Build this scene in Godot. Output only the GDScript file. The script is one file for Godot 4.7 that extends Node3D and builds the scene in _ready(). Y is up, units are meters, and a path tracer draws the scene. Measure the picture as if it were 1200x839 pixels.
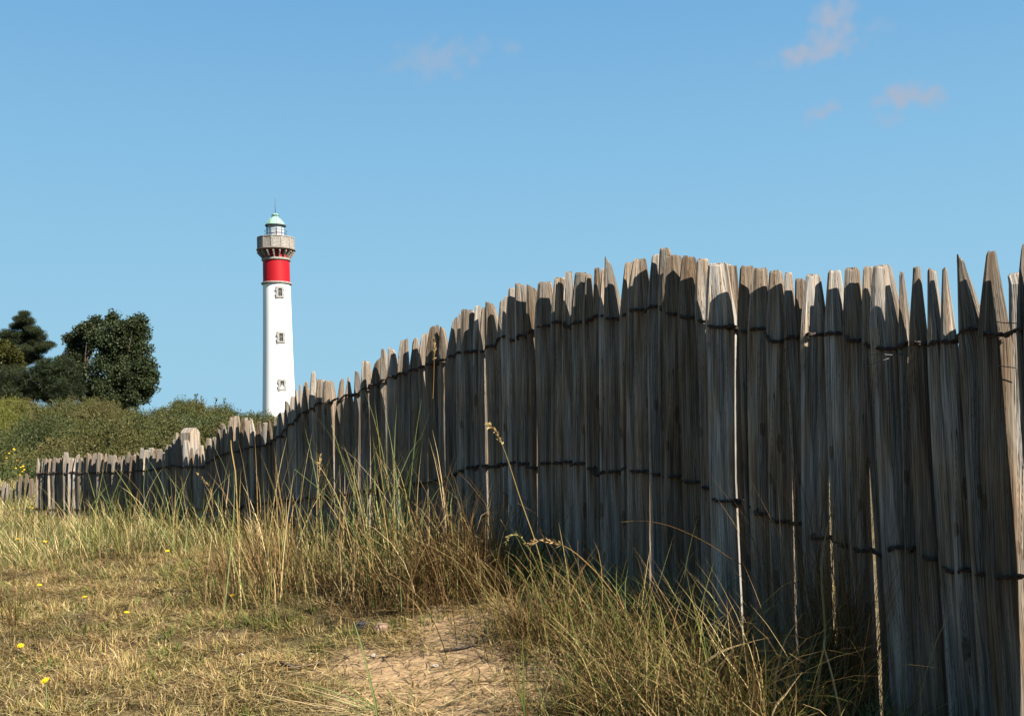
extends Node3D
# A dune fence of split palings running past dry grass, with a lighthouse beyond.
const F := 1250.0          # focal length in pixels of a 1200 px wide frame, used to lay out real positions
const CY := 0.8            # eye height above the near ground
const ROLL := 0.019        # the camera is held slightly tilted
const K := 1.3

var rng := RandomNumberGenerator.new()
var fence_samples: Array[Vector3] = []
var gnoise := FastNoiseLite.new()
var fine := FastNoiseLite.new()
var mask_noise := FastNoiseLite.new()
var M := {}
var used_names := {}

# the fence line: column, distance, foot row
const FPX = [-10.0, 45.0, 100.0, 150.0, 200.0, 250.0, 300.0, 350.0, 400.0, 500.0, 600.0, 700.0, 800.0, 900.0, 1000.0, 1100.0, 1200.0, 1300.0, 1450.0]
const FD = [6.6, 6.45, 6.25, 5.97, 5.65, 5.3, 4.95, 4.6, 4.3, 3.78, 3.35, 3.0, 2.72, 2.47, 2.3, 2.13, 1.96, 1.8, 1.6]
const FG = [-0.43, -0.44, -0.46, -0.457, -0.452, -0.435, -0.416, -0.40, -0.385, -0.378, -0.389, -0.42, -0.468, -0.533, -0.595, -0.635, -0.655, -0.66, -0.66]

func lut(xs, ys, x: float) -> float:
	if x <= xs[0]: return ys[0]
	var n: int = xs.size()
	for i in n - 1:
		if x <= xs[i + 1]:
			var t: float = (x - xs[i]) / (xs[i + 1] - xs[i])
			var a: float = ys[max(i - 1, 0)]; var b: float = ys[i]; var c: float = ys[i + 1]; var d: float = ys[min(i + 2, n - 1)]
			return cubic_interpolate(b, c, a, d, t)
	return ys[n - 1]

func lin(xs, ys, x: float) -> float:
	if x <= xs[0]: return ys[0]
	for i in xs.size() - 1:
		if x <= xs[i + 1]:
			return lerpf(ys[i], ys[i + 1], (x - xs[i]) / (xs[i + 1] - xs[i]))
	return ys[xs.size() - 1]

func P(px: float, py: float, d: float) -> Vector3:      # where a thing seen there stands, at distance d
	var u := (px - 600.0) / F; var v := (520.0 - py) / F
	return Vector3((u * cos(ROLL) + v * sin(ROLL)) * d, CY + (-u * sin(ROLL) + v * cos(ROLL)) * d, -d)

func to_px(p: Vector3) -> Vector2:
	var d := -p.z
	var x := p.x / d; var y := (p.y - CY) / d
	return Vector2(600.0 + F * (x * cos(ROLL) - y * sin(ROLL)), 520.0 - F * (x * sin(ROLL) + y * cos(ROLL)))

func fence_xz(px: float) -> Vector2:
	var d := lut(FPX, FD, px) * K
	return Vector2((px - 600.0) / F * d, -d)

func canopy_top(px: float) -> float:
	return lin([-400.0, -60.0, 0.0, 50.0, 100.0, 150.0, 190.0, 216.0, 245.0, 290.0, 320.0, 420.0, 480.0, 620.0], [2.3, 2.3, 2.3, 2.22, 2.25, 1.9, 1.78, 2.15, 1.95, 1.65, 1.42, 1.2, 0.8, 0.3], px)

func ground(x: float, z: float) -> float:
	var d := -z
	var h := lerpf(0.0, 0.2, smoothstep(1.5, 8.5, d))
	if d > 1.0 and d < 14.0 and absf(x) < 8.0:
		var best := 1e9; var by := 0.0
		for s in fence_samples:
			var q: float = (s.x - x) * (s.x - x) + (s.z - z) * (s.z - z)
			if q < best: best = q; by = s.y
		h = lerpf(h, by, exp(-best / 0.55))
	elif d <= 1.0 and x > 0.3:
		h = lerpf(h, -0.03, 0.5)
	if d > 14.0:
		var px := 600.0 + F * x / d
		var t := canopy_top(px) - 0.55
		if px < 620.0:
			var up := smoothstep(17.0, 38.0, d)
			var down := 1.0 - smoothstep(40.0, 52.0, d) * 0.55
			h = lerpf(h, maxf(t, 0.2), up * down * (1.0 - smoothstep(420.0, 600.0, px)))
		else:
			h -= 1.1 * smoothstep(20.0, 75.0, d) * smoothstep(950.0, 1150.0, px)
	if d < 30.0:
		h += gnoise.get_noise_2d(x, z) * 0.03 + (gnoise.get_noise_2d(x * 3.2 + 50.0, z * 3.2) * 0.02 if d < 5.0 else 0.0) + (fine.get_noise_2d(x, z) * 0.014 if d < 13.0 else 0.0)
	return h

func gp(x: float, z: float) -> Vector3:
	return Vector3(x, ground(x, z), z)

func ground_px(px: float, py: float) -> Vector3:        # ground point met by that sight line
	var lo := 1.2
	var d := lo
	while d < 80.0:
		var p := P(px, py, d)
		if p.y <= ground(p.x, p.z):
			break
		lo = d; d *= 1.06
	for i in 14:
		var m := (lo + d) / 2.0
		var p := P(px, py, m)
		if p.y <= ground(p.x, p.z): d = m
		else: lo = m
	var e := P(px, py, d)
	return gp(e.x, e.z)

func numbered(called: String) -> String:
	var n: int = used_names.get(called, 0); used_names[called] = n + 1
	return called if n == 0 else "%s_%03d" % [called, n]

func tag(o: Node, label: String, category: String, group := "", kind := "") -> void:
	if label: o.set_meta("label", label)
	if category: o.set_meta("category", category)
	if group: o.set_meta("group", group)
	if kind: o.set_meta("kind", kind)

func thing(called: String, at: Vector3, label: String, category: String, group := "") -> Node3D:
	var o := Node3D.new(); o.name = numbered(called); add_child(o); o.position = at
	tag(o, label, category, group)
	return o

func part(called: String, mesh: Mesh, mat: Material, parent: Node3D, at := Vector3.ZERO) -> MeshInstance3D:
	var o := MeshInstance3D.new(); o.name = called if parent != self else numbered(called)
	o.mesh = mesh; o.material_override = mat
	parent.add_child(o, true); o.position = at
	return o

# ---------------------------------------------------------------- materials
func mat(called: String, c: Color, rough := 0.9, vertex := false) -> StandardMaterial3D:
	var m := StandardMaterial3D.new()
	m.albedo_color = c.linear_to_srgb()
	m.roughness = rough
	m.metallic_specular = 0.3
	m.vertex_color_use_as_albedo = vertex
	m.cull_mode = BaseMaterial3D.CULL_DISABLED
	m.resource_name = called
	M[called] = m
	return m

func wood_images() -> Array:
	var w := 512; var h := 1024
	var col := Image.create(w, h, false, Image.FORMAT_RGB8)
	var hgt := Image.create(w, h, false, Image.FORMAT_RGB8)
	var n := FastNoiseLite.new(); n.seed = 5; n.frequency = 1.0; n.fractal_octaves = 3
	var s := FastNoiseLite.new(); s.seed = 8; s.frequency = 1.0; s.fractal_octaves = 1
	for y in h:
		var bend := s.get_noise_1d(y * 0.004) * 5.0
		for x in w:
			var xx := x + bend
			var broad := n.get_noise_2d(xx * 0.035, y * 0.0035)
			var fib := n.get_noise_2d(xx * 0.22 + 100.0, y * 0.006)
			var hair := s.get_noise_2d(xx * 0.55 + 300.0, y * 0.02)
			var cr := absf(s.get_noise_2d(xx * 0.06 + 700.0, y * 0.0016))
			var g := 0.76 + broad * 0.28 + fib * 0.24 + hair * 0.09
			var crack := smoothstep(0.0, 0.035, cr)
			var broken := smoothstep(-0.2, 0.1, s.get_noise_2d(xx * 0.05, y * 0.0025 + 50.0))
			crack = lerpf(1.0, crack, broken)
			g *= lerpf(0.45, 1.0, crack)
			var brown := clampf(0.32 + 0.9 * s.get_noise_2d(xx * 0.03 + 900.0, y * 0.005 + 40.0), 0.0, 1.0)
			g = clampf(g, 0.12, 1.0)
			col.set_pixel(x, y, Color(g, g * lerpf(0.985, 0.90, brown), g * lerpf(0.965, 0.79, brown)))
			var hh := clampf(0.5 + fib * 0.5 + hair * 0.2, 0.0, 1.0) * crack
			hgt.set_pixel(x, y, Color(hh, hh, hh))
	var kr := RandomNumberGenerator.new(); kr.seed = 77
	for k in 15:
		var cx := kr.randi_range(20, w - 20); var cy := kr.randi_range(40, h - 40); var rad := kr.randf_range(4.0, 9.0)
		for y in range(maxi(cy - 30, 0), mini(cy + 30, h)):
			for x in range(maxi(cx - 14, 0), mini(cx + 14, w)):
				var q := Vector2((x - cx) / rad, (y - cy) / (rad * 1.5)).length() + n.get_noise_2d(x * 0.15, y * 0.15) * 0.4
				if q < 1.25:
					var f := 0.62 + 0.25 * absf(sin(q * 9.0)) if q < 1.0 else lerpf(0.7, 1.0, (q - 1.0) / 0.25)
					var o := col.get_pixel(x, y); col.set_pixel(x, y, Color(o.r * f, o.g * f * 0.96, o.b * f * 0.9))
	col.generate_mipmaps()
	hgt.bump_map_to_normal_map(3.5)
	return [ImageTexture.create_from_image(col), ImageTexture.create_from_image(hgt)]

func grain_image(size: int, freq: float, lo: float, hi: float, sd: int) -> ImageTexture:
	var im := Image.create(size, size, false, Image.FORMAT_RGB8)
	var n := FastNoiseLite.new(); n.seed = sd; n.frequency = freq; n.fractal_octaves = 5; n.fractal_gain = 0.7
	for y in size:
		for x in size:
			# blended towards its own wrap so that it tiles
			var fx := float(x) / size; var fy := float(y) / size
			var a := n.get_noise_2d(x, y) * (1 - fx) * (1 - fy) + n.get_noise_2d(x - size, y) * fx * (1 - fy) + n.get_noise_2d(x, y - size) * (1 - fx) * fy + n.get_noise_2d(x - size, y - size) * fx * fy
			var g := lerpf(lo, hi, clampf(0.5 + a * 1.3, 0.0, 1.0))
			im.set_pixel(x, y, Color(g, g, g))
	return ImageTexture.create_from_image(im)

func make_materials() -> void:
	var wi := wood_images()
	var tints = [Color(0.30, 0.277, 0.25), Color(0.235, 0.216, 0.192), Color(0.26, 0.228, 0.193), Color(0.18, 0.152, 0.122), Color(0.365, 0.346, 0.32), Color(0.315, 0.30, 0.28), Color(0.205, 0.19, 0.172), Color(0.275, 0.24, 0.20)]
	for i in 8:
		var m := mat("weathered_wood_%d" % i, tints[i], 0.92)
		m.albedo_texture = wi[0]; m.normal_enabled = true; m.normal_texture = wi[1]; m.normal_scale = 0.9
	var w := mat("rusty_wire", Color(0.045, 0.032, 0.026), 0.75); w.metallic = 0.2
	mat("grey_wire", Color(0.09, 0.085, 0.08), 0.6).metallic = 0.4
	var g := mat("ground", Color(1, 1, 1), 0.95, true)
	g.albedo_texture = grain_image(512, 0.035, 0.55, 1.0, 21); g.uv1_triplanar = true; g.uv1_world_triplanar = true; g.uv1_scale = Vector3(1.1, 1.1, 1.1)
	var b := mat("grass", Color(1, 1, 1), 0.75, true); b.backlight_enabled = true; b.backlight = Color(0.45, 0.45, 0.45)
	var l := mat("leaf", Color(1, 1, 1), 0.6, true); l.backlight_enabled = true; l.backlight = Color(0.4, 0.4, 0.4)
	mat("bark", Color(0.07, 0.055, 0.045), 0.95)
	mat("white_paint", Color(0.62, 0.62, 0.60), 0.7)
	mat("red_paint", Color(0.25, 0.004, 0.008), 0.55)
	var st := mat("stone", Color(0.31, 0.285, 0.255), 0.9)
	st.albedo_texture = grain_image(128, 0.06, 0.6, 1.0, 4); st.uv1_triplanar = true; st.uv1_scale = Vector3(0.35, 0.35, 0.35)
	mat("grey_stone", Color(0.20, 0.19, 0.175), 0.9)
	mat("dark_stone", Color(0.16, 0.13, 0.11), 0.9)
	mat("verdigris", Color(0.17, 0.28, 0.225), 0.7)
	mat("dark_metal", Color(0.05, 0.055, 0.06), 0.5)
	mat("dark_pane", Color(0.02, 0.022, 0.025), 0.2)
	var gl := mat("glass", Color(0.75, 0.85, 0.9), 0.05); gl.albedo_color.a = 0.18; gl.transparency = BaseMaterial3D.TRANSPARENCY_ALPHA
	mat("petal", Color(0.55, 0.36, 0.006), 0.6)
	mat("flower_centre", Color(0.70, 0.36, 0.01), 0.8)
	mat("stem", Color(0.10, 0.12, 0.04), 0.8)
	mat("car_paint", Color(0.8, 0.8, 0.8), 0.25)
	mat("tyre", Color(0.02, 0.02, 0.02), 0.8)
	mat("red_lamp", Color(0.55, 0.03, 0.03), 0.3)
	mat("brick_pink", Color(0.19, 0.125, 0.085), 0.95)
	mat("char", Color(0.025, 0.025, 0.03), 0.9)
	mat("red_leaf", Color(0.42, 0.06, 0.04), 0.7)
	mat("shell", Color(0.38, 0.34, 0.28), 0.7)

# ---------------------------------------------------------------- geometry helpers
class Strips:
	var v := PackedVector3Array(); var n := PackedVector3Array(); var c := PackedColorArray(); var ix := PackedInt32Array()
	func blade(base: Vector3, az: float, t0: float, t1: float, length: float, w: float, face: float, c0: Color, c1: Color, segs := 3, curl := 0.0) -> void:
		var p := base
		var first := v.size()
		var flip := 1.0
		for i in segs + 1:
			var t := float(i) / segs
			var tilt := lerpf(t0, t1, t * t * 0.6 + t * 0.4)
			var a := az + curl * t
			var dirn := Vector3(sin(a) * sin(tilt), cos(tilt), cos(a) * sin(tilt))
			var side := Vector3(cos(a + face), 0.0, -sin(a + face))
			side = (side - dirn * side.dot(dirn)).normalized()
			var nn := side.cross(dirn).normalized()
			if i == 0 and nn.y < 0.0: flip = -1.0
			side *= flip; nn *= flip
			var col := c0.lerp(c1, t)
			if i == segs:
				v.append(p); n.append(nn); c.append(col)
			else:
				var hw := side * w * 0.5 * (1.0 - t * t * 0.75)
				v.append(p - hw); v.append(p + hw); n.append(nn); n.append(nn); c.append(col); c.append(col)
			p += dirn * length / segs
		for i in segs:
			var a := first + i * 2
			if i == segs - 1:
				ix.append_array([a, a + 2, a + 1])
			else:
				ix.append_array([a, a + 2, a + 1, a + 1, a + 2, a + 3])
	func leaf(p: Vector3, along: Vector3, side: Vector3, col: Color) -> void:
		var k := v.size()
		var nn := along.cross(side).normalized()
		v.append(p); v.append(p + along * 0.45 + side); v.append(p + along); v.append(p + along * 0.45 - side)
		for i in 4:
			n.append(nn); c.append(col)
		ix.append_array([k, k + 1, k + 2, k, k + 2, k + 3])
	func ribbon(pts: Array, w: float, c0: Color, c1: Color, side0: Vector3) -> void:
		var k := v.size()
		var flip := 1.0
		for i in pts.size():
			var t := float(i) / (pts.size() - 1)
			var dirn: Vector3 = (pts[min(i + 1, pts.size() - 1)] - pts[max(i - 1, 0)]).normalized()
			var side := (side0 - dirn * side0.dot(dirn)).normalized()
			var nn := side.cross(dirn).normalized()
			if i == 0 and nn.y < 0.0: flip = -1.0
			side *= flip; nn *= flip
			var hw := side * w * 0.5 * (1.0 - pow(t, 2.5) * 0.85)
			var p: Vector3 = pts[i]
			v.append(p - hw); v.append(p + hw + nn * w * 0.2); n.append(nn); n.append(nn)
			c.append(c0.lerp(c1, t)); c.append(c0.lerp(c1, t))
			if i > 0:
				var a := k + i * 2 - 2
				ix.append_array([a, a + 2, a + 1, a + 1, a + 2, a + 3])
	func mesh() -> ArrayMesh:
		var a := []; a.resize(Mesh.ARRAY_MAX)
		a[Mesh.ARRAY_VERTEX] = v; a[Mesh.ARRAY_NORMAL] = n; a[Mesh.ARRAY_COLOR] = c; a[Mesh.ARRAY_INDEX] = ix
		var m := ArrayMesh.new(); m.add_surface_from_arrays(Mesh.PRIMITIVE_TRIANGLES, a)
		return m

func curve_points(ctrl: Array, per := 8) -> Array:
	var out := []
	for i in ctrl.size() - 1:
		var a: Vector3 = ctrl[max(i - 1, 0)]; var b: Vector3 = ctrl[i]; var c: Vector3 = ctrl[i + 1]; var d: Vector3 = ctrl[min(i + 2, ctrl.size() - 1)]
		for k in per:
			out.append(b.cubic_interpolate(c, a, d, float(k) / per))
	out.append(ctrl[-1])
	return out

func tube(st: SurfaceTool, pts: Array, r0: float, r1: float, sides := 6, cap := true) -> void:
	var rings := []
	var ref := Vector3(0.31, 0.2, 0.93)
	for i in pts.size():
		var dirn: Vector3 = (pts[min(i + 1, pts.size() - 1)] - pts[max(i - 1, 0)]).normalized()
		var a := ref.cross(dirn)
		if a.length() < 0.1: a = Vector3.RIGHT.cross(dirn)
		a = a.normalized(); var b := dirn.cross(a)
		var r := lerpf(r0, r1, float(i) / (pts.size() - 1))
		var ring := []
		for s in sides:
			var t := TAU * s / sides
			ring.append(pts[i] + (a * cos(t) + b * sin(t)) * r)
		rings.append(ring)
	for i in rings.size() - 1:
		for s in sides:
			var q := (s + 1) % sides
			quad(st, rings[i][s], rings[i + 1][s], rings[i + 1][q], rings[i][q])
	if cap:
		for s in range(1, sides - 1):
			tri(st, rings[-1][0], rings[-1][s + 1], rings[-1][s])
			tri(st, rings[0][0], rings[0][s], rings[0][s + 1])

func tri(st: SurfaceTool, a: Vector3, b: Vector3, c: Vector3) -> void:
	st.add_vertex(a); st.add_vertex(b); st.add_vertex(c)

func quad(st: SurfaceTool, a: Vector3, b: Vector3, c: Vector3, d: Vector3) -> void:
	tri(st, a, b, c); tri(st, a, c, d)

func begin(smooth := true) -> SurfaceTool:
	var st := SurfaceTool.new(); st.begin(Mesh.PRIMITIVE_TRIANGLES); st.set_smooth_group(0 if smooth else -1)
	return st

func done(st: SurfaceTool) -> ArrayMesh:
	st.generate_normals()
	return st.commit()

func lathe(profile: Array, sides := 48, smooth := false) -> ArrayMesh:   # [radius, height] pairs
	var st := SurfaceTool.new(); st.begin(Mesh.PRIMITIVE_TRIANGLES)
	for i in profile.size() - 1:
		st.set_smooth_group(i if not smooth else 0)
		for s in sides:
			var t0 := TAU * s / sides; var t1 := TAU * (s + 1) / sides
			var a := Vector3(cos(t0) * profile[i][0], profile[i][1], sin(t0) * profile[i][0])
			var b := Vector3(cos(t0) * profile[i + 1][0], profile[i + 1][1], sin(t0) * profile[i + 1][0])
			var c := Vector3(cos(t1) * profile[i + 1][0], profile[i + 1][1], sin(t1) * profile[i + 1][0])
			var d := Vector3(cos(t1) * profile[i][0], profile[i][1], sin(t1) * profile[i][0])
			if profile[i + 1][0] > 1e-5: tri(st, a, b, c)
			if profile[i][0] > 1e-5: tri(st, a, c, d)
	return done(st)

func box_st(st: SurfaceTool, c: Vector3, s: Vector3, bs := Basis.IDENTITY) -> void:
	var h := s / 2.0
	var p := []
	for k in 8:
		p.append(c + bs * Vector3(h.x if k & 1 else -h.x, h.y if k & 2 else -h.y, h.z if k & 4 else -h.z))
	for f in [[0, 2, 3, 1], [4, 5, 7, 6], [0, 4, 6, 2], [1, 3, 7, 5], [2, 6, 7, 3], [0, 1, 5, 4]]:
		quad(st, p[f[0]], p[f[1]], p[f[2]], p[f[3]])

func box_mesh(c: Vector3, s: Vector3, bs := Basis.IDENTITY) -> ArrayMesh:
	var st := begin(false); box_st(st, c, s, bs); return done(st)

func many(called: String, mesh: Mesh, m: Material, xf: Array, cols: Array, parent: Node3D) -> MultiMeshInstance3D:
	var mm := MultiMesh.new(); mm.transform_format = MultiMesh.TRANSFORM_3D; mm.use_colors = true; mm.mesh = mesh
	mm.instance_count = xf.size()
	for i in xf.size():
		mm.set_instance_transform(i, xf[i]); mm.set_instance_color(i, cols[i])
	var o := MultiMeshInstance3D.new(); o.name = numbered(called) if parent == self else called
	o.multimesh = mm; o.material_override = m
	parent.add_child(o, true)
	o.set_meta("kind", "stuff")
	return o

# ---------------------------------------------------------------- the scene
func _ready() -> void:
	rng.seed = 20
	gnoise.seed = 3; gnoise.frequency = 0.9
	fine.seed = 9; fine.frequency = 5.0; fine.fractal_octaves = 3
	mask_noise.seed = 14; mask_noise.frequency = 1.6; mask_noise.fractal_octaves = 3
	build_camera_and_light()
	for i in 120:
		var px := lerpf(-10.0, 1450.0, i / 119.0)
		var q := fence_xz(px)
		fence_samples.append(Vector3(q.x, CY + lut(FPX, FG, px) * K, q.y))
	make_materials()
	build_ground()
	build_scrub()
	build_trees()
	build_lighthouse()
	build_fence()
	build_far_fence()
	build_turf()
	build_clumps()
	build_stalks()
	build_flowers()
	build_litter()
	build_car()

func build_camera_and_light() -> void:
	var cam := Camera3D.new(); cam.name = "camera"; add_child(cam)
	cam.position = Vector3(0, CY, 0); cam.rotation = Vector3(0, 0, -ROLL)
	var near := 0.05
	cam.set_frustum(2.0 * near * 419.5 / F, Vector2(0, near * 100.5 / F), near, 6000.0)
	cam.current = true
	var env := Environment.new()
	env.tonemap_mode = Environment.TONE_MAPPER_LINEAR; env.tonemap_exposure = 3.4
	env.background_mode = Environment.BG_SKY
	env.sdfgi_enabled = true; env.ssao_enabled = true; env.ssil_enabled = true
	var sky := Sky.new(); var pm := PanoramaSkyMaterial.new(); pm.panorama = sky_texture(); sky.sky_material = pm
	env.sky = sky; env.background_energy_multiplier = 0.294
	var we := WorldEnvironment.new(); we.name = "world"; we.environment = env; add_child(we)
	var sun := DirectionalLight3D.new(); sun.name = "sun"; add_child(sun)
	sun.light_energy = 1.6; sun.light_color = Color(1.0, 0.968, 0.918); sun.light_angular_distance = 0.53; sun.shadow_enabled = true
	var az := deg_to_rad(51.0); var el := deg_to_rad(42.0)           # behind the camera, off to its right
	var to_sun := Vector3(sin(az) * cos(el), sin(el), cos(az) * cos(el))
	sun.look_at_from_position(to_sun * 50.0, Vector3.ZERO)

func sky_texture() -> ImageTexture:
	var w := 2048; var h := 1024
	var im := Image.create(w, h, false, Image.FORMAT_RGBF)
	var els = [0.0, 4.0, 10.0, 16.0, 23.0, 35.0, 60.0, 90.0]
	var rr = [0.355, 0.337, 0.290, 0.236, 0.172, 0.125, 0.075, 0.055]
	var gg = [0.630, 0.615, 0.570, 0.506, 0.420, 0.350, 0.245, 0.195]
	var bb = [0.805, 0.800, 0.792, 0.770, 0.715, 0.665, 0.540, 0.460]
	for y in h:
		var el := 90.0 - (y + 0.5) / h * 180.0
		var c := Color(0.30, 0.27, 0.19) if el < 0.0 else Color(lin(els, rr, el), lin(els, gg, el), lin(els, bb, el))
		im.fill_rect(Rect2i(0, y, w, 1), c)
	# thin wisps: azimuth and elevation of each, half sizes, strength
	var wn := FastNoiseLite.new(); wn.seed = 6; wn.frequency = 0.55; wn.fractal_octaves = 4
	var wisps = [[962, 62, 50, 11, 1.0, -0.10], [975, 25, 26, 26, 0.95, -0.6], [1030, 32, 20, 8, 0.3, 0.0], [1066, 112, 42, 14, 0.95, 0.1], [965, 130, 20, 10, 0.8, -0.4], [1040, 140, 18, 8, 0.35, 0.0], [512, 68, 62, 20, 0.5, -0.15], [600, 55, 14, 10, 0.35, 0.0]]
	for q in wisps:
		var mid := P(q[0], q[1], 1.0) - Vector3(0, CY, 0)
		var ca := rad_to_deg(atan2(mid.x, -mid.z)); var ce := rad_to_deg(atan2(mid.y, Vector2(mid.x, mid.z).length()))
		var sx: float = q[2] / F * 68.0; var sy: float = q[3] / F * 68.0
		for y in range(int((90.0 - ce - sy * 4.0) / 180.0 * h), int((90.0 - ce + sy * 4.0) / 180.0 * h) + 1):
			for x in range(int((ca - sx * 2.2) / 360.0 * w + w) , int((ca + sx * 2.2) / 360.0 * w + w) + 1):
				var da := (x + 0.5 - w) / w * 360.0 - ca
				var de := 90.0 - (y + 0.5) / h * 180.0 - ce
				da += wn.get_noise_2d(x * 0.22 + q[0], y * 0.22) * sx * 0.5
				de += wn.get_noise_2d(x * 0.22, y * 0.22 + q[0]) * sy * 0.8
				de += da * q[5]
				var r := Vector2(da / sx, de / sy).length()
				var k: float = clampf((1.0 - r) * 1.15 + wn.get_noise_2d(x * 0.5, y * 0.6 + q[1]) * 0.55, 0.0, 1.0) * q[4] * clampf(1.9 - r * 1.2, 0.0, 1.0)
				if k > 0.0:
					var o := im.get_pixel(x % w, y)
					im.set_pixel(x % w, y, o.lerp(Color(0.40, 0.475, 0.61), k * 0.95))
	return ImageTexture.create_from_image(im)

func axis_lines(lo: float, hi: float, step: float, out_lo: float, out_hi: float, grow: float) -> Array:
	var a := []
	var x := lo
	while x <= hi + 1e-6:
		a.append(x); x += step
	var s := step; x = a[-1]
	while x < out_hi:
		s *= grow; x += s; a.append(x)
	s = step; x = lo
	while x > out_lo:
		s *= grow; x -= s; a.push_front(x)
	return a

func sand_mask(x: float, z: float) -> float:
	var q := to_px(Vector3(x, 0.1, z))
	var c := ground_px_cache
	var a := Vector2((x - c[0].x) / 0.46, (z - c[0].z) / 0.62).length()
	var b := Vector2((x - c[1].x) / 0.24, (z - c[1].z) / 0.36).length()
	var r := minf(a, b) + mask_noise.get_noise_2d(x * 2.6, z * 2.6) * 0.85
	return 1.0 - smoothstep(0.5, 1.2, r)

var ground_px_cache: Array[Vector3] = []

func build_ground() -> void:
	ground_px_cache = [ground_px(565, 772), ground_px(455, 795)]
	var xs := axis_lines(-7.0, 3.4, 0.065, -1400.0, 1400.0, 1.22)
	var ds := axis_lines(0.8, 11.5, 0.065, -300.0, 2500.0, 1.22)
	var v := PackedVector3Array(); var c := PackedColorArray(); var ix := PackedInt32Array()
	for d in ds:
		for x in xs:
			v.append(Vector3(x, ground(x, -d), -d))
			var n := mask_noise.get_noise_2d(x * 0.7, d * 0.7); var n2 := fine.get_noise_2d(x * 0.6 + 40.0, d * 0.6)
			var col := Color(0.145, 0.10, 0.045).lerp(Color(0.10, 0.08, 0.03), clampf(0.5 + n * 1.5, 0, 1)).lerp(Color(0.18, 0.13, 0.062), clampf(n2 * 1.6, 0, 1))
			if d > 10.0: col = col.lerp(Color(0.10, 0.09, 0.03), clampf((d - 10.0) / 6.0, 0, 1))
			if d > 0.5 and d < 6.0: col = col.lerp(Color(0.385, 0.258, 0.138), sand_mask(x, -d))
			c.append(col)
	var w := xs.size()
	for j in ds.size() - 1:
		for i in w - 1:
			var a := j * w + i
			ix.append_array([a, a + w, a + 1, a + 1, a + w, a + w + 1])
	var arr := []; arr.resize(Mesh.ARRAY_MAX)
	arr[Mesh.ARRAY_VERTEX] = v; arr[Mesh.ARRAY_COLOR] = c; arr[Mesh.ARRAY_INDEX] = ix
	var am := ArrayMesh.new(); am.add_surface_from_arrays(Mesh.PRIMITIVE_TRIANGLES, arr)
	var st := SurfaceTool.new(); st.create_from(am, 0); st.generate_normals()
	var o := part("ground", st.commit(), M.ground, self)
	tag(o, "sandy dune ground under dry grass", "ground", "", "structure")

# ---------------------------------------------------------------- leaves
func clump_mesh(count: int, radius: float, length: float, width: float, up: float, squash: float, sd: int, spread := 0.08) -> ArrayMesh:
	var r := RandomNumberGenerator.new(); r.seed = sd
	var s := Strips.new()
	for i in count:
		var dirn := Vector3(r.randfn(), r.randfn(), r.randfn()).normalized()
		var p := dirn * radius * pow(r.randf(), 0.45) * Vector3(1, squash, 1)
		var along := (dirn * 0.6 + Vector3(r.randfn(), r.randfn(), r.randfn()) * 0.5 + Vector3.UP * up).normalized()
		var side := along.cross(Vector3(r.randfn(), r.randfn(), r.randfn())).normalized()
		var g := r.randf_range(1.0 - spread, 1.0 + spread)
		s.leaf(p, along * length * r.randf_range(0.6, 1.3), side * width * r.randf_range(0.7, 1.2), Color(g * r.randf_range(0.9, 1.1), g, g * r.randf_range(0.8, 1.1)))
	return s.mesh()

func spin(sc: float) -> Basis:
	return Basis.from_euler(Vector3(rng.randf_range(-0.5, 0.5), rng.randf() * TAU, rng.randf_range(-0.5, 0.5))).scaled(Vector3.ONE * sc)

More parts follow.
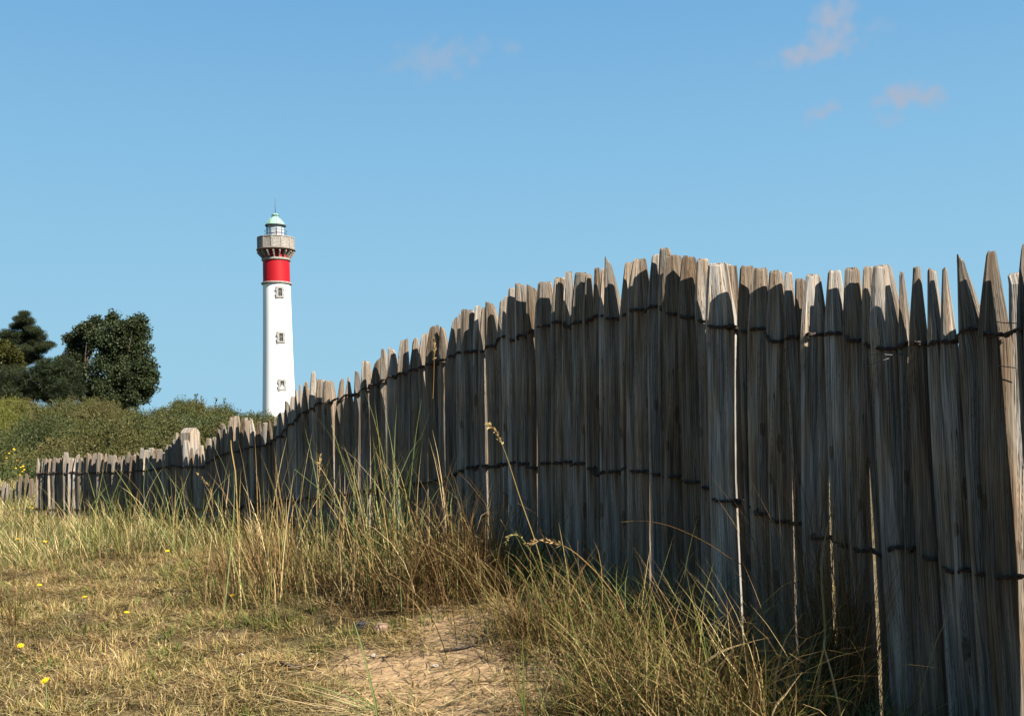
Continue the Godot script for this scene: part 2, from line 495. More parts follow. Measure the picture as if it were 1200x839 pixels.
func build_scrub() -> void:
	var meshes := [clump_mesh(150, 0.25, 0.06, 0.0125, 0.5, 0.9, 1), clump_mesh(150, 0.28, 0.05, 0.013, 0.2, 0.8, 2)]
	var xf := [[], []]; var cols := [[], []]
	var lump := FastNoiseLite.new(); lump.seed = 31; lump.frequency = 0.6; lump.fractal_octaves = 3
	var tone := FastNoiseLite.new(); tone.seed = 33; tone.frequency = 0.22; tone.fractal_octaves = 2
	var n := 0
	while n < 9500:
		var d := rng.randf_range(19.0, 43.0)
		var px := rng.randf_range(-190.0, 520.0)
		var x := (px - 600.0) / F * d
		if rng.randf() > d / 43.0: continue
		n += 1
		var g := ground(x, -d)
		var cover := smoothstep(19.0, 24.0, d + lump.get_noise_2d(x * 0.6, d * 0.6) * 4.0)
		var top := (0.42 + 0.85 * lump.get_noise_2d(x, -d * 0.8)) * cover + 0.05
		var y := g + top * (1.0 - 0.5 * pow(rng.randf(), 2.0))
		var k := rng.randi() % 2
		xf[k].append(Transform3D(spin(rng.randf_range(0.6, 1.15)), Vector3(x, y, -d)))
		var t := tone.get_noise_2d(x, -d * 0.6) + rng.randf_range(-0.08, 0.08)
		var col := Color(0.042, 0.044, 0.010).lerp(Color(0.062, 0.052, 0.016), clampf(t * 2.2, 0, 1)).lerp(Color(0.036, 0.044, 0.014), clampf(-t * 2.2, 0, 1))
		if px < 45.0 and d > 26.0: col = col.lerp(Color(0.08, 0.082, 0.010), clampf((45.0 - px) / 60.0, 0, 0.8))
		if rng.randf() < 0.025: col = Color(0.10, 0.08, 0.035)
		cols[k].append(col)
	var root := thing("scrub_thicket", Vector3.ZERO, "low olive green scrub thicket covering the bank behind the fence", "scrub")
	root.set_meta("kind", "stuff")
	for k in 2: many("foliage", meshes[k], M.leaf, xf[k], cols[k], root)
	# single bushes that stand out of the thicket
	var tall := clump_mesh(80, 0.22, 0.08, 0.02, 0.7, 1.0, 5)
	for b in [[218, 482, 470, 38.0, 20.0, "rounded olive bush topping the bank near the white tower", Color(0.045, 0.047, 0.013)], [104, 486, 470, 40.0, 14.0, "brownish bush in front of the dark rounded tree", Color(0.058, 0.05, 0.016)], [14, 508, 470, 39.0, 30.0, "yellow green bush below the pine tree", Color(0.085, 0.088, 0.011)], [190, 490, 478, 39.0, 7.0, "small pale shoot bush beside the dark rounded tree", Color(0.055, 0.066, 0.03)]]:
		var base := P(b[0], b[1], b[3]); base.y = ground(base.x, base.z)
		var topy: float = P(b[0], b[2], b[3]).y
		var t := thing("bush", base, b[5], "bush", "bushes standing out of the scrub")
		var st := begin()
		var hh := topy - base.y
		for i in 5:
			var a := i * 1.3
			tube(st, curve_points([Vector3.ZERO, Vector3(cos(a) * 0.1, hh * 0.4, sin(a) * 0.1), Vector3(cos(a) * 0.3, hh * 0.85, sin(a) * 0.3)], 3), 0.03, 0.008, 5)
		part("stem", done(st), M.bark, t)
		var x2 := []; var c2 := []
		var rad: float = b[4] / F * b[3]
		for i in int(60 + rad * 160):
			var q := Vector3(rng.randfn(), rng.randfn(), rng.randfn()).normalized() * pow(rng.randf(), 0.4)
			x2.append(Transform3D(spin(rng.randf_range(0.6, 1.0)), Vector3(q.x * rad, hh * 0.5 + q.y * hh * 0.45, q.z * rad)))
			c2.append(b[6] * rng.randf_range(0.75, 1.3))
		many("foliage", tall, M.leaf, x2, c2, t)
	for q in [[229, 463, "thin leafy shoot close to the rounded olive bush"], [236, 465, "second thin shoot from the rounded olive bush"], [252, 467, "third thin shoot from the rounded olive bush"], [262, 467, "thin shoot farthest from the rounded olive bush"]]:
		var top := P(q[0], q[1], 37.0); var base := Vector3(top.x, ground(top.x, top.z), top.z)
		var t := thing("tall_shoot", base, q[2], "shoot", "shoots rising out of the scrub")
		var hh := top.y - base.y
		var st := begin(); tube(st, [Vector3.ZERO, Vector3(0.03, hh * 0.5, 0), Vector3(0, hh, 0)], 0.012, 0.004, 5)
		part("stem", done(st), M.stem, t)
		var s := Strips.new()
		for i in 70:
			var a := rng.randf() * TAU; var y := hh * rng.randf_range(0.35, 1.0)
			s.leaf(Vector3(0.01, y, 0), Vector3(cos(a) * 0.11, 0.06, sin(a) * 0.11) * rng.randf_range(0.6, 1.2), Vector3(-sin(a), 0.2, cos(a)) * 0.022, Color(0.05, 0.06, 0.025) * rng.randf_range(0.7, 1.3))
		part("foliage", s.mesh(), M.leaf, t)

# ---------------------------------------------------------------- trees
func build_tree(called: String, label: String, d: float, foot: Vector2, lobes: Array, leaf_mesh: ArrayMesh, col: Color, per_lobe: float, trunk_r: float, group: String, size := 1.0) -> void:
	var base := P(foot.x, foot.y, d); base.y = ground(base.x, base.z) - 0.05
	var t := thing(called, base, label, "tree", group)
	var st := begin()
	var mids := []
	var top := 0.0
	lobes = lobes.duplicate()
	for i in lobes.size() * 2:      # small sprays breaking the outline
		var l: Array = lobes[i % lobes.size()]
		var a := rng.randf() * TAU
		lobes.append([l[0] + cos(a) * l[2] * 0.95, l[1] - sin(a) * l[3] * 0.92, rng.randf_range(2.0, 4.5), rng.randf_range(2.0, 4.5), l[4] + rng.randf_range(-0.6, 0.6)])
	for l in lobes:
		var m := P(l[0], l[1], d + l[4]) - base
		mids.append(m); top = maxf(top, m.y)
	var tp := [Vector3.ZERO, Vector3(0.1, top * 0.25, 0.05), Vector3(-0.05, top * 0.5, 0.0), Vector3(0.0, top * 0.72, 0)]
	var mean := Vector3.ZERO
	for m in mids: mean += m / mids.size()
	for i in 4: tp[i].x += mean.x * i / 3.0; tp[i].z += mean.z * i / 3.0
	tube(st, curve_points(tp, 5), trunk_r, trunk_r * 0.3, 8)
	for i in mids.size():
		var m: Vector3 = mids[i]
		var k := clampf(m.y / top * 0.7, 0.15, 0.9)
		var from: Vector3 = tp[0].lerp(tp[3], k)
		tube(st, curve_points([from, from.lerp(m, 0.5) + Vector3(0, 0.15, 0), m], 4), trunk_r * 0.4, 0.02, 5)
	part("trunk", done(st), M.bark, t)
	var xf := []; var cols := []
	for i in mids.size():
		var l: Array = lobes[i]
		var rx: float = l[2] / F * d; var ry: float = l[3] / F * d
		var count := int(per_lobe * (rx * ry + rx * rx) + 6)
		for q in count:
			var dirn := Vector3(rng.randfn(), rng.randfn(), rng.randfn()).normalized()
			var rr := pow(rng.randf(), 0.33) * (1.0 + 0.14 * sin(dirn.x * 7.0 + i) * cos(dirn.y * 6.0 + i))
			xf.append(Transform3D(spin(rng.randf_range(0.65, 1.2) * size), mids[i] + Vector3(dirn.x * rx, dirn.y * ry, dirn.z * rx) * rr))
			cols.append(col * rng.randf_range(0.7, 1.35))
	many("crown", leaf_mesh, M.leaf, xf, cols, t)

func build_trees() -> void:
	var broad := clump_mesh(70, 0.30, 0.13, 0.042, 0.1, 0.9, 11, 0.3)
	var needles := clump_mesh(110, 0.26, 0.17, 0.011, 0.35, 0.6, 12)
	var d := 56.0
	# the large rounded tree: column, row, half width, half height, how much farther
	build_tree("broadleaf_tree", "large rounded dark green tree on the bank", d, Vector2(138, 500),
		[[140, 405, 24, 24, 0.0], [160, 395, 14, 16, 0.4], [122, 398, 16, 16, 0.3], [145, 387, 16, 12, -0.2], [167, 418, 11, 18, 0.0], [152, 440, 24, 22, -0.6], [122, 440, 20, 24, -0.5], [172, 448, 9, 12, 0.2], [140, 462, 30, 17, -0.4], [110, 462, 14, 14, 0.2], [178, 436, 5, 9, 0.1], [162, 378, 6, 6, 0.2], [128, 380, 6, 6, 0.5]],
		broad, Color(0.023, 0.032, 0.011), 44.0, 0.22, "trees on the bank")
	build_tree("broadleaf_tree", "smaller loose dark tree close behind the large rounded one", d + 4.0, Vector2(96, 500),
		[[98, 390, 9, 9, 0.0], [88, 400, 8, 8, 0.3], [104, 404, 9, 8, 0.0], [84, 414, 6, 7, 0.0], [94, 422, 9, 8, 0.2], [106, 382, 5, 6, 0.0], [112, 377, 4, 5, 0.0], [78, 421, 4, 3, 0.0], [98, 445, 10, 18, 0.0]],
		broad, Color(0.022, 0.029, 0.011), 52.0, 0.14, "trees on the bank")
	build_tree("pine_tree", "low dark pine between the tall pine and the rounded tree", d - 2.0, Vector2(66, 500),
		[[62, 432, 16, 13, 0.0], [78, 436, 14, 16, 0.3], [50, 440, 14, 13, -0.2], [70, 455, 20, 14, 0.0], [86, 456, 10, 16, 0.4], [44, 458, 16, 12, 0.2]],
		needles, Color(0.017, 0.024, 0.009), 60.0, 0.15, "trees on the bank")
	build_tree("broadleaf_tree", "yellow green tree standing under the tall pine", d + 0.5, Vector2(8, 495),
		[[4, 414, 12, 7, 0.0], [17, 418, 8, 6, 0.0], [-10, 416, 14, 9, 0.2], [-16, 430, 18, 10, 0.6], [10, 428, 14, 7, 0.4]],
		broad, Color(0.036, 0.037, 0.006), 40.0, 0.12, "trees on the bank")
	build_tree("pine_tree", "dark bushy pine low in the shade under the yellow green tree", d - 2.0, Vector2(22, 500),
		[[10, 444, 20, 14, 0.3], [34, 446, 18, 14, 0.3], [-14, 448, 20, 16, 0.0], [20, 462, 24, 10, 0.2], [-40, 440, 22, 26, 0.0]],
		needles, Color(0.018, 0.023, 0.008), 46.0, 0.16, "trees on the bank")
	# the tall pine with flat tiers
	var dp := d + 3.0
	var base := P(26, 500, dp); base.y = ground(base.x, base.z) - 0.05
	var t := thing("pine_tree", base, "tall dark pine with flat tiered branches", "tree", "trees on the bank")
	var top := P(27, 364, dp) - base
	var st := begin()
	tube(st, curve_points([Vector3.ZERO, Vector3(0.05, top.y * 0.4, 0), top * Vector3(0.8, 0.75, 0), top], 6), 0.24, 0.03, 8)
	part("trunk", done(st), M.bark, t)
	var xf := []; var cols := []
	var tiers = [[27, 368, 5, 4], [23, 375, 7, 4], [33, 376, 6, 4], [20, 383, 9, 4], [36, 386, 8, 4], [28, 380, 9, 5], [10, 391, 10, 5], [42, 389, 9, 3], [30, 392, 14, 5], [46, 396, 8, 3], [6, 394, 8, 4], [40, 402, 12, 4], [22, 400, 16, 5], [56, 404, 7, 3], [50, 407, 8, 3], [44, 411, 9, 3], [28, 411, 16, 6], [10, 408, 12, 6], [36, 420, 14, 6], [18, 424, 14, 8]]
	for l in tiers:
		var bst := begin()
		var dz := rng.randf_range(-1.0, 0.6)
		var m := P(l[0], l[1], dp + dz) - base
		var from := Vector3(top.x * m.y / top.y, m.y - 0.12, 0)
		tube(bst, curve_points([from, from.lerp(m, 0.6) - Vector3(0, 0.06, 0), m], 3), 0.05, 0.015, 5)
		part("branch", done(bst), M.bark, t)
		var rx: float = l[2] / F * dp; var ry: float = l[3] / F * dp * 0.9
		for i in int(18 + rx * rx * 150):
			var dirn := Vector3(rng.randfn(), rng.randfn(), rng.randfn()).normalized() * pow(rng.randf(), 0.35)
			xf.append(Transform3D(spin(rng.randf_range(0.45, 0.75)), m + dirn * Vector3(rx, ry, rx)))
			cols.append(Color(0.020, 0.026, 0.009) * rng.randf_range(0.7, 1.3))
	many("crown", needles, M.leaf, xf, cols, t)
	# beyond the near end of the fence
	build_tree("broadleaf_tree", "dark tree far behind the near end of the fence", 95.0, Vector2(1212, 530),
		[[1205, 478, 22, 18, 0.0], [1225, 470, 22, 20, 0.0], [1196, 492, 14, 14, 0.0], [1240, 490, 20, 18, 0.0], [1216, 500, 24, 12, 0.0]],
		broad, Color(0.035, 0.05, 0.02), 7.0, 0.25, "trees beyond the fence", 2.0)

# ---------------------------------------------------------------- lighthouse
func ring_box(st: SurfaceTool, ang: float, r: float, y: float, s: Vector3) -> void:
	var b := Basis(Vector3.UP, -ang + PI / 2.0)
	box_st(st, Vector3(cos(ang) * r, y, sin(ang) * r), s, b)

func build_lighthouse() -> void:
	var d := 180.0
	var u := d / F
	var top := P(323.2, 300, d)
	var root := thing("lighthouse", Vector3(top.x, top.y - (528.0 - 300.0) * u, top.z), "tall white lighthouse with a red band under its stone gallery", "lighthouse")
	var y := func(py: float) -> float: return (528.0 - py) * u
	part("tower", lathe([[3.0, -0.5], [2.86, y.call(500)], [2.72, y.call(478)], [2.5, y.call(420)], [2.36, y.call(370)], [2.28, y.call(334.5)]], 64, true), M.white_paint, root)
	part("lower_ring", lathe([[2.28, y.call(334.4)], [2.52, y.call(333.6)], [2.56, y.call(332.4)], [2.5, y.call(331.6)], [2.2, y.call(331.2)]], 64), M.stone, root)
	part("red_band", lathe([[2.25, y.call(331.3)], [2.22, y.call(306)]], 64, true), M.red_paint, root)
	part("upper_ring", lathe([[2.2, y.call(306.4)], [2.42, y.call(305.8)], [2.44, y.call(304.2)], [2.3, y.call(303.4)], [2.1, y.call(303.2)]], 64), M.stone, root)
	part("gallery_neck", lathe([[2.18, y.call(303.4)], [2.2, y.call(299)], [2.3, y.call(292.6)]], 64, true), M.red_paint, root)
	for i in 18:
		var st := begin(false)
		var a := TAU * i / 18.0 + 0.1
		for s in 4:      # stepped bracket
			ring_box(st, a, 2.18 + 0.12 + s * 0.13, y.call(302.4) + s * 0.27, Vector3(0.22, 0.25, 0.2 + s * 0.24))
		part("bracket", done(st), M.stone, root)
	part("gallery_floor", lathe([[2.1, y.call(294.6)], [3.12, y.call(294.6)], [3.26, y.call(293.8)], [3.26, y.call(293.0)], [3.05, y.call(292.4)], [1.0, y.call(292.4)]], 40), M.dark_stone, root)
	for i in 12:
		var a := TAU * (i + 0.5) / 12.0
		var st := begin(false)
		ring_box(st, a, 2.92, (y.call(292.4) + y.call(280.2)) / 2.0, Vector3(1.42, y.call(280.2) - y.call(292.4), 0.2))
		var pan := part("parapet_panel", done(st), M.stone, root)
		var st2 := begin(false)
		ring_box(st2, a, 2.93, y.call(279.7), Vector3(1.58, 0.16, 0.34))
		part("coping", done(st2), M.stone, pan)
		var st3 := begin(false)
		ring_box(st3, TAU * i / 12.0, 3.03, (y.call(292.4) + y.call(280.2)) / 2.0, Vector3(0.32, y.call(280.2) - y.call(292.4) - 0.004, 0.26))
		part("pilaster", done(st3), M.stone, root)
	part("lantern_base", lathe([[1.75, y.call(292.4)], [1.7, y.call(278.2)], [1.4, y.call(277.6)], [0.0, y.call(277.4)]], 32), M.stone, root)
	for i in 10:
		var a := TAU * i / 10.0
		var st := begin(); tube(st, [Vector3(cos(a) * 1.5, y.call(278.2), sin(a) * 1.5), Vector3(cos(a) * 1.5, y.call(265.0), sin(a) * 1.5)], 0.06, 0.06, 6)
		part("glazing_bar", done(st), M.dark_metal, root)
		var st2 := begin(false)
		ring_box(st2, a + TAU / 20.0, 1.41, (y.call(277.6) + y.call(265.2)) / 2.0, Vector3(0.84, y.call(265.2) - y.call(277.6), 0.02))
		part("pane", done(st2), M.glass, root)
	for py in [271.0, 275.0]:
		var ring := []
		for i in 33: ring.append(Vector3(cos(TAU * i / 32.0) * 1.85, y.call(py), sin(TAU * i / 32.0) * 1.85))
		var st := begin(); tube(st, ring, 0.035, 0.035, 5, false)
		part("railing", done(st), M.dark_metal, root)
	part("lamp_housing", lathe([[0.0, y.call(277)], [0.42, y.call(276.9)], [0.42, y.call(266.2)], [0.0, y.call(266)]], 24), M.red_paint, root, Vector3(0.45, 0, 0.2))
	var lens := lathe([[0.0, y.call(276.6)], [0.30, y.call(276)], [0.46, y.call(273.5)], [0.46, y.call(269.5)], [0.3, y.call(267)], [0.0, y.call(266.2)]], 20, true)
	part("lens", lens, M.dark_pane, root, Vector3(-0.3, 0, 0.1))
	part("eave_ring", lathe([[1.45, y.call(265.4)], [1.74, y.call(265.2)], [1.74, y.call(264.0)], [1.5, y.call(263.6)]], 32), M.dark_metal, root)
	var dome := part("dome", lathe([[1.62, y.call(264.0)], [1.36, y.call(261)], [1.0, y.call(257.6)], [0.62, y.call(255.0)], [0.5, y.call(254.2)], [0.0, y.call(254.0)]], 16), M.verdigris, root)
	for i in 8:
		var a := TAU * (i + 0.5) / 8.0
		var pts := []
		for q in [[1.66, 264.0], [1.40, 261.0], [1.04, 257.6], [0.66, 255.0]]: pts.append(Vector3(cos(a) * q[0], y.call(q[1]), sin(a) * q[0]))
		var st := begin(); tube(st, pts, 0.05, 0.04, 5)
		part("rib", done(st), M.verdigris, dome)
	part("ventilator", lathe([[0.45, y.call(254.4)], [0.45, y.call(252.6)], [0.58, y.call(252.4)], [0.56, y.call(251.6)], [0.3, y.call(250.4)], [0.0, y.call(249.8)]], 20), M.verdigris, root)
	for i in 6:
		var a := TAU * i / 6.0
		var st := begin(); tube(st, [Vector3(cos(a) * 0.62, y.call(255), sin(a) * 0.62), Vector3(cos(a) * 0.62, y.call(251.2), sin(a) * 0.62)], 0.03, 0.03, 5)
		part("guard_rail", done(st), M.dark_metal, root)
	var ant := begin(); tube(ant, [Vector3(0, y.call(250.2), 0), Vector3(0, y.call(232), 0)], 0.055, 0.03, 6)
	part("antenna", done(ant), M.dark_metal, root)
	# three small windows up the shaft, turned a little off the axis
	for wv in [[344.5, 2.30], [397.0, 2.44], [452.0, 2.60]]:
		var ang := PI / 2.0 - 0.44
		var r: float = wv[1]; var yy: float = y.call(wv[0])
		var st := begin(false)
		ring_box(st, ang, r - 0.12, yy - 0.78, Vector3(1.36, 0.26, 0.62))
		ring_box(st, ang, r - 0.12, yy + 0.80, Vector3(1.30, 0.34, 0.56))
		for sgn in [-1.0, 1.0]:
			var off: Vector3 = Vector3(-sin(ang), 0, cos(ang)) * sgn * 0.46
			box_st(st, Vector3(cos(ang) * (r - 0.12), yy, sin(ang) * (r - 0.12)) + off, Vector3(0.32, 1.3, 0.54), Basis(Vector3.UP, -ang + PI / 2.0))
			for q in [-0.42, 0.42]:
				box_st(st, Vector3(cos(ang) * (r - 0.12), yy + q, sin(ang) * (r - 0.12)) + off * 1.35, Vector3(0.3, 0.36, 0.50), Basis(Vector3.UP, -ang + PI / 2.0))
		var win := part("window", done(st), M.grey_stone, root)
		var st2 := begin(false); ring_box(st2, ang, r - 0.08, yy, Vector3(0.62, 1.32, 0.2))
		part("pane", done(st2), M.dark_pane, win)
		var st3 := begin(false); ring_box(st3, ang, r + 0.03, yy - 0.1, Vector3(0.05, 1.1, 0.06)); ring_box(st3, ang, r + 0.03, yy + 0.1, Vector3(0.55, 0.05, 0.058))
		part("glazing_bar", done(st3), M.grey_stone, win)

# ---------------------------------------------------------------- fence
const WIRE_PX = [[40.0, 554.0], [100.0, 554.0], [170.0, 552.0], [205.0, 546.0], [235.0, 548.0], [265.0, 532.0], [300.0, 524.0], [320.0, 518.0], [335.0, 505.0], [352.0, 486.0], [375.0, 474.0], [400.0, 468.0], [420.0, 460.0], [450.0, 446.0], [480.0, 434.0], [503.0, 430.0], [531.0, 418.0], [545.0, 413.0], [570.0, 411.0], [592.0, 394.0], [605.0, 398.0], [625.0, 387.0], [655.0, 376.0], [670.0, 382.0], [690.0, 375.0], [710.0, 369.0], [720.0, 373.0], [735.0, 369.0], [770.0, 359.0], [790.0, 369.0], [820.0, 375.0], [850.0, 385.0], [870.0, 389.0], [885.0, 382.0], [905.0, 400.0], [940.0, 391.0], [985.0, 393.0], [1030.0, 409.0], [1060.0, 402.0], [1080.0, 401.0], [1115.0, 402.0], [1130.0, 389.0], [1165.0, 394.0], [1188.0, 387.0], [1230.0, 392.0], [1400.0, 390.0]]
const WIRE2_PX = [[40.0, 596.0], [200.0, 600.0], [300.0, 592.0], [385.0, 581.0], [450.0, 575.0], [525.0, 561.0], [550.0, 548.0], [580.0, 547.0], [610.0, 542.0], [625.0, 549.0], [645.0, 543.0], [680.0, 544.0], [700.0, 555.0], [720.0, 551.0], [735.0, 546.0], [755.0, 555.0], [780.0, 557.0], [800.0, 562.0], [825.0, 571.0], [840.0, 585.0], [880.0, 593.0], [905.0, 609.0], [928.0, 613.0], [945.0, 624.0], [980.0, 640.0], [1012.0, 649.0], [1040.0, 641.0], [1068.0, 646.0], [1085.0, 664.0], [1120.0, 670.0], [1200.0, 676.0], [1400.0, 690.0]]
# measured palings: column, top row, width, tip (0 blunt .. 1 pointed), lean of the tip
const NEAR = [
	[367, 438, 10, .5, 0], [376, 447, 9, .4, 0], [386, 446, 9, .3, 0], [397, 445, 9, .4, 0], [408, 439, 9, .6, 0], [418, 433, 9, .4, 0], [429, 426, 10, .5, 0], [441, 419, 11, .4, .2], [451, 412, 10, .4, 0], [461, 408, 11, .4, 0],
	[472, 395, 12, .35, 0], [486, 393, 12, .4, 0], [496, 388, 10, .5, 0], [509, 385, 13, .3, 0], [519, 382, 11, .4, 0], [531, 374, 11, .8, 0], [541, 370, 12, .4, .3], [551, 362, 13, .3, 0], [559, 359, 10, .4, 0], [567, 358, 13, .2, -.2], [578, 352, 14, .25, -.3], [588, 349, 12, .4, 0], [596, 345, 12, .4, 0],
	[605, 341, 14, .3, .2], [614, 337, 13, .2, 0], [624, 333, 13, .5, -.3], [641, 331, 18, .3, 0], [656, 326, 16, .35, 0], [667, 319, 10, .3, 0], [680, 320, 18, .35, 0], [692, 322, 10, .4, 0], [700, 315, 10, .4, 0], [708, 315, 12, .4, 0], [719, 305, 17, .75, -.7], [736, 308, 15, .5, 0], [750, 304, 20, .45, 0], [767, 298, 17, .4, .2], [780, 292, 14, .3, 0], [790, 300, 20, .25, 0], [808, 301, 21, .4, -.2], [826, 304, 15, .3, 0],
	[843, 310, 28, .15, 0], [856, 312, 14, .3, 0], [875, 312, 18, .25, 0], [890, 315, 20, .25, 0], [907, 318, 22, .4, 0], [926, 320, 14, .4, 0], [937, 328, 15, .3, 0], [954, 323, 26, .4, 0], [977, 317, 21, .4, 0], [999, 315, 20, .25, 0], [1017, 313, 19, .35, 0], [1035, 312, 27, .35, 0], [1057, 320, 17, .8, 0], [1075, 314, 22, .75, 0], [1093, 317, 18, .5, -.3], [1111, 315, 17, .8, 0], [1133, 304, 28, .85, -.6], [1163, 295, 27, .75, 0], [1198, 286, 19, .5, .4]]

func paling_mesh(w: float, th: float, h: float, tip: float, tip_len: float, skew: float) -> ArrayMesh:
	# a split pole: an uneven many-sided section that wanders a little and is hewn to a tip
	var st := SurfaceTool.new(); st.begin(Mesh.PRIMITIVE_TRIANGLES); st.set_smooth_group(-1)
	var poly := [Vector2(-0.5, 0.05), Vector2(-0.42, 0.38), Vector2(-0.12, 0.52), Vector2(0.2, 0.5), Vector2(0.44, 0.30), Vector2(0.5, -0.05), Vector2(0.34, -0.45), Vector2(-0.3, -0.48)]
	var flat := rng.randf()
	for i in poly.size():
		poly[i] += Vector2(rng.randf_range(-0.05, 0.05), rng.randf_range(-0.12, 0.12))
	if flat < 0.45: poly[2].y = 0.36; poly[3].y = 0.38
	elif flat < 0.7: poly[2] = Vector2(-0.02, 0.62)
	var hs := [0.0, h * 0.3, h * 0.5, h * 0.68, h - tip_len * 1.25, h - tip_len, h - tip_len * 0.62, h - tip_len * 0.3, h - 0.006, h]
	var ends := lerpf(0.78, 0.08, tip)
	var ph := rng.randf() * 6.0; var bow := rng.randf_range(-0.006, 0.006)
	var u0 := rng.randf_range(0.0, 0.5)
	var rings := []
	for k in hs.size():
		var y: float = hs[k]
		var t := clampf((y - (h - tip_len)) / tip_len, 0.0, 1.0)
		var sx := lerpf(1.0, ends, pow(t, lerpf(1.5, 1.0, tip)))
		var sz := lerpf(1.0, 0.45, t)
		if k == hs.size() - 1: sx *= 0.85; sz *= 0.8
		var sway := bow * sin(y / h * PI) + 0.003 * sin(y * 6.0 + ph)
		var ring := []
		for i in poly.size():
			var q: Vector2 = poly[i]
			var wob := 1.0 + 0.05 * sin(y * 5.0 + i * 2.1 + ph)
			var yy := y
			if k >= hs.size() - 2: yy += q.x * w * skew * 0.5 + 0.004 * sin(i * 2.3 + ph)
			ring.append(Vector3(q.x * w * sx * wob + sway + skew * w * (1.0 - sx) * 0.5, yy, q.y * th * sz * wob + 0.004 * sin(y * 4.0 + ph * 2.0)))
		rings.append(ring)
	var per := [0.0]
	for i in poly.size():
		var q: Vector2 = (poly[(i + 1) % poly.size()] - poly[i]) * Vector2(w, th)
		per.append(per[i] + q.length())
	for k in rings.size() - 1:
		for i in poly.size():
			var j := (i + 1) % poly.size()
			var vs := [[rings[k][i], per[i], hs[k]], [rings[k + 1][i], per[i], hs[k + 1]], [rings[k + 1][j], per[i + 1], hs[k + 1]], [rings[k][j], per[i + 1], hs[k]]]
			for n in [0, 2, 1, 0, 3, 2]:
				st.set_uv(Vector2(u0 + vs[n][1] / 0.5, vs[n][2] / 1.9 + 0.02))
				st.add_vertex(vs[n][0])
	for i in range(1, poly.size() - 1):
		for n in [0, i, i + 1]:
			st.set_uv(Vector2(u0 + rings[-1][n].x / 0.5 + 0.1, 0.1 + rings[-1][n].z))
			st.add_vertex(rings[-1][n])
	return done(st)

func wire_row(rows: Array, px: float) -> float:
	for i in rows.size() - 1:
		if px <= rows[i + 1][0]:
			return lerpf(rows[i][1], rows[i + 1][1], clampf((px - rows[i][0]) / (rows[i + 1][0] - rows[i][0]), 0.0, 1.0))
	return rows[-1][1]

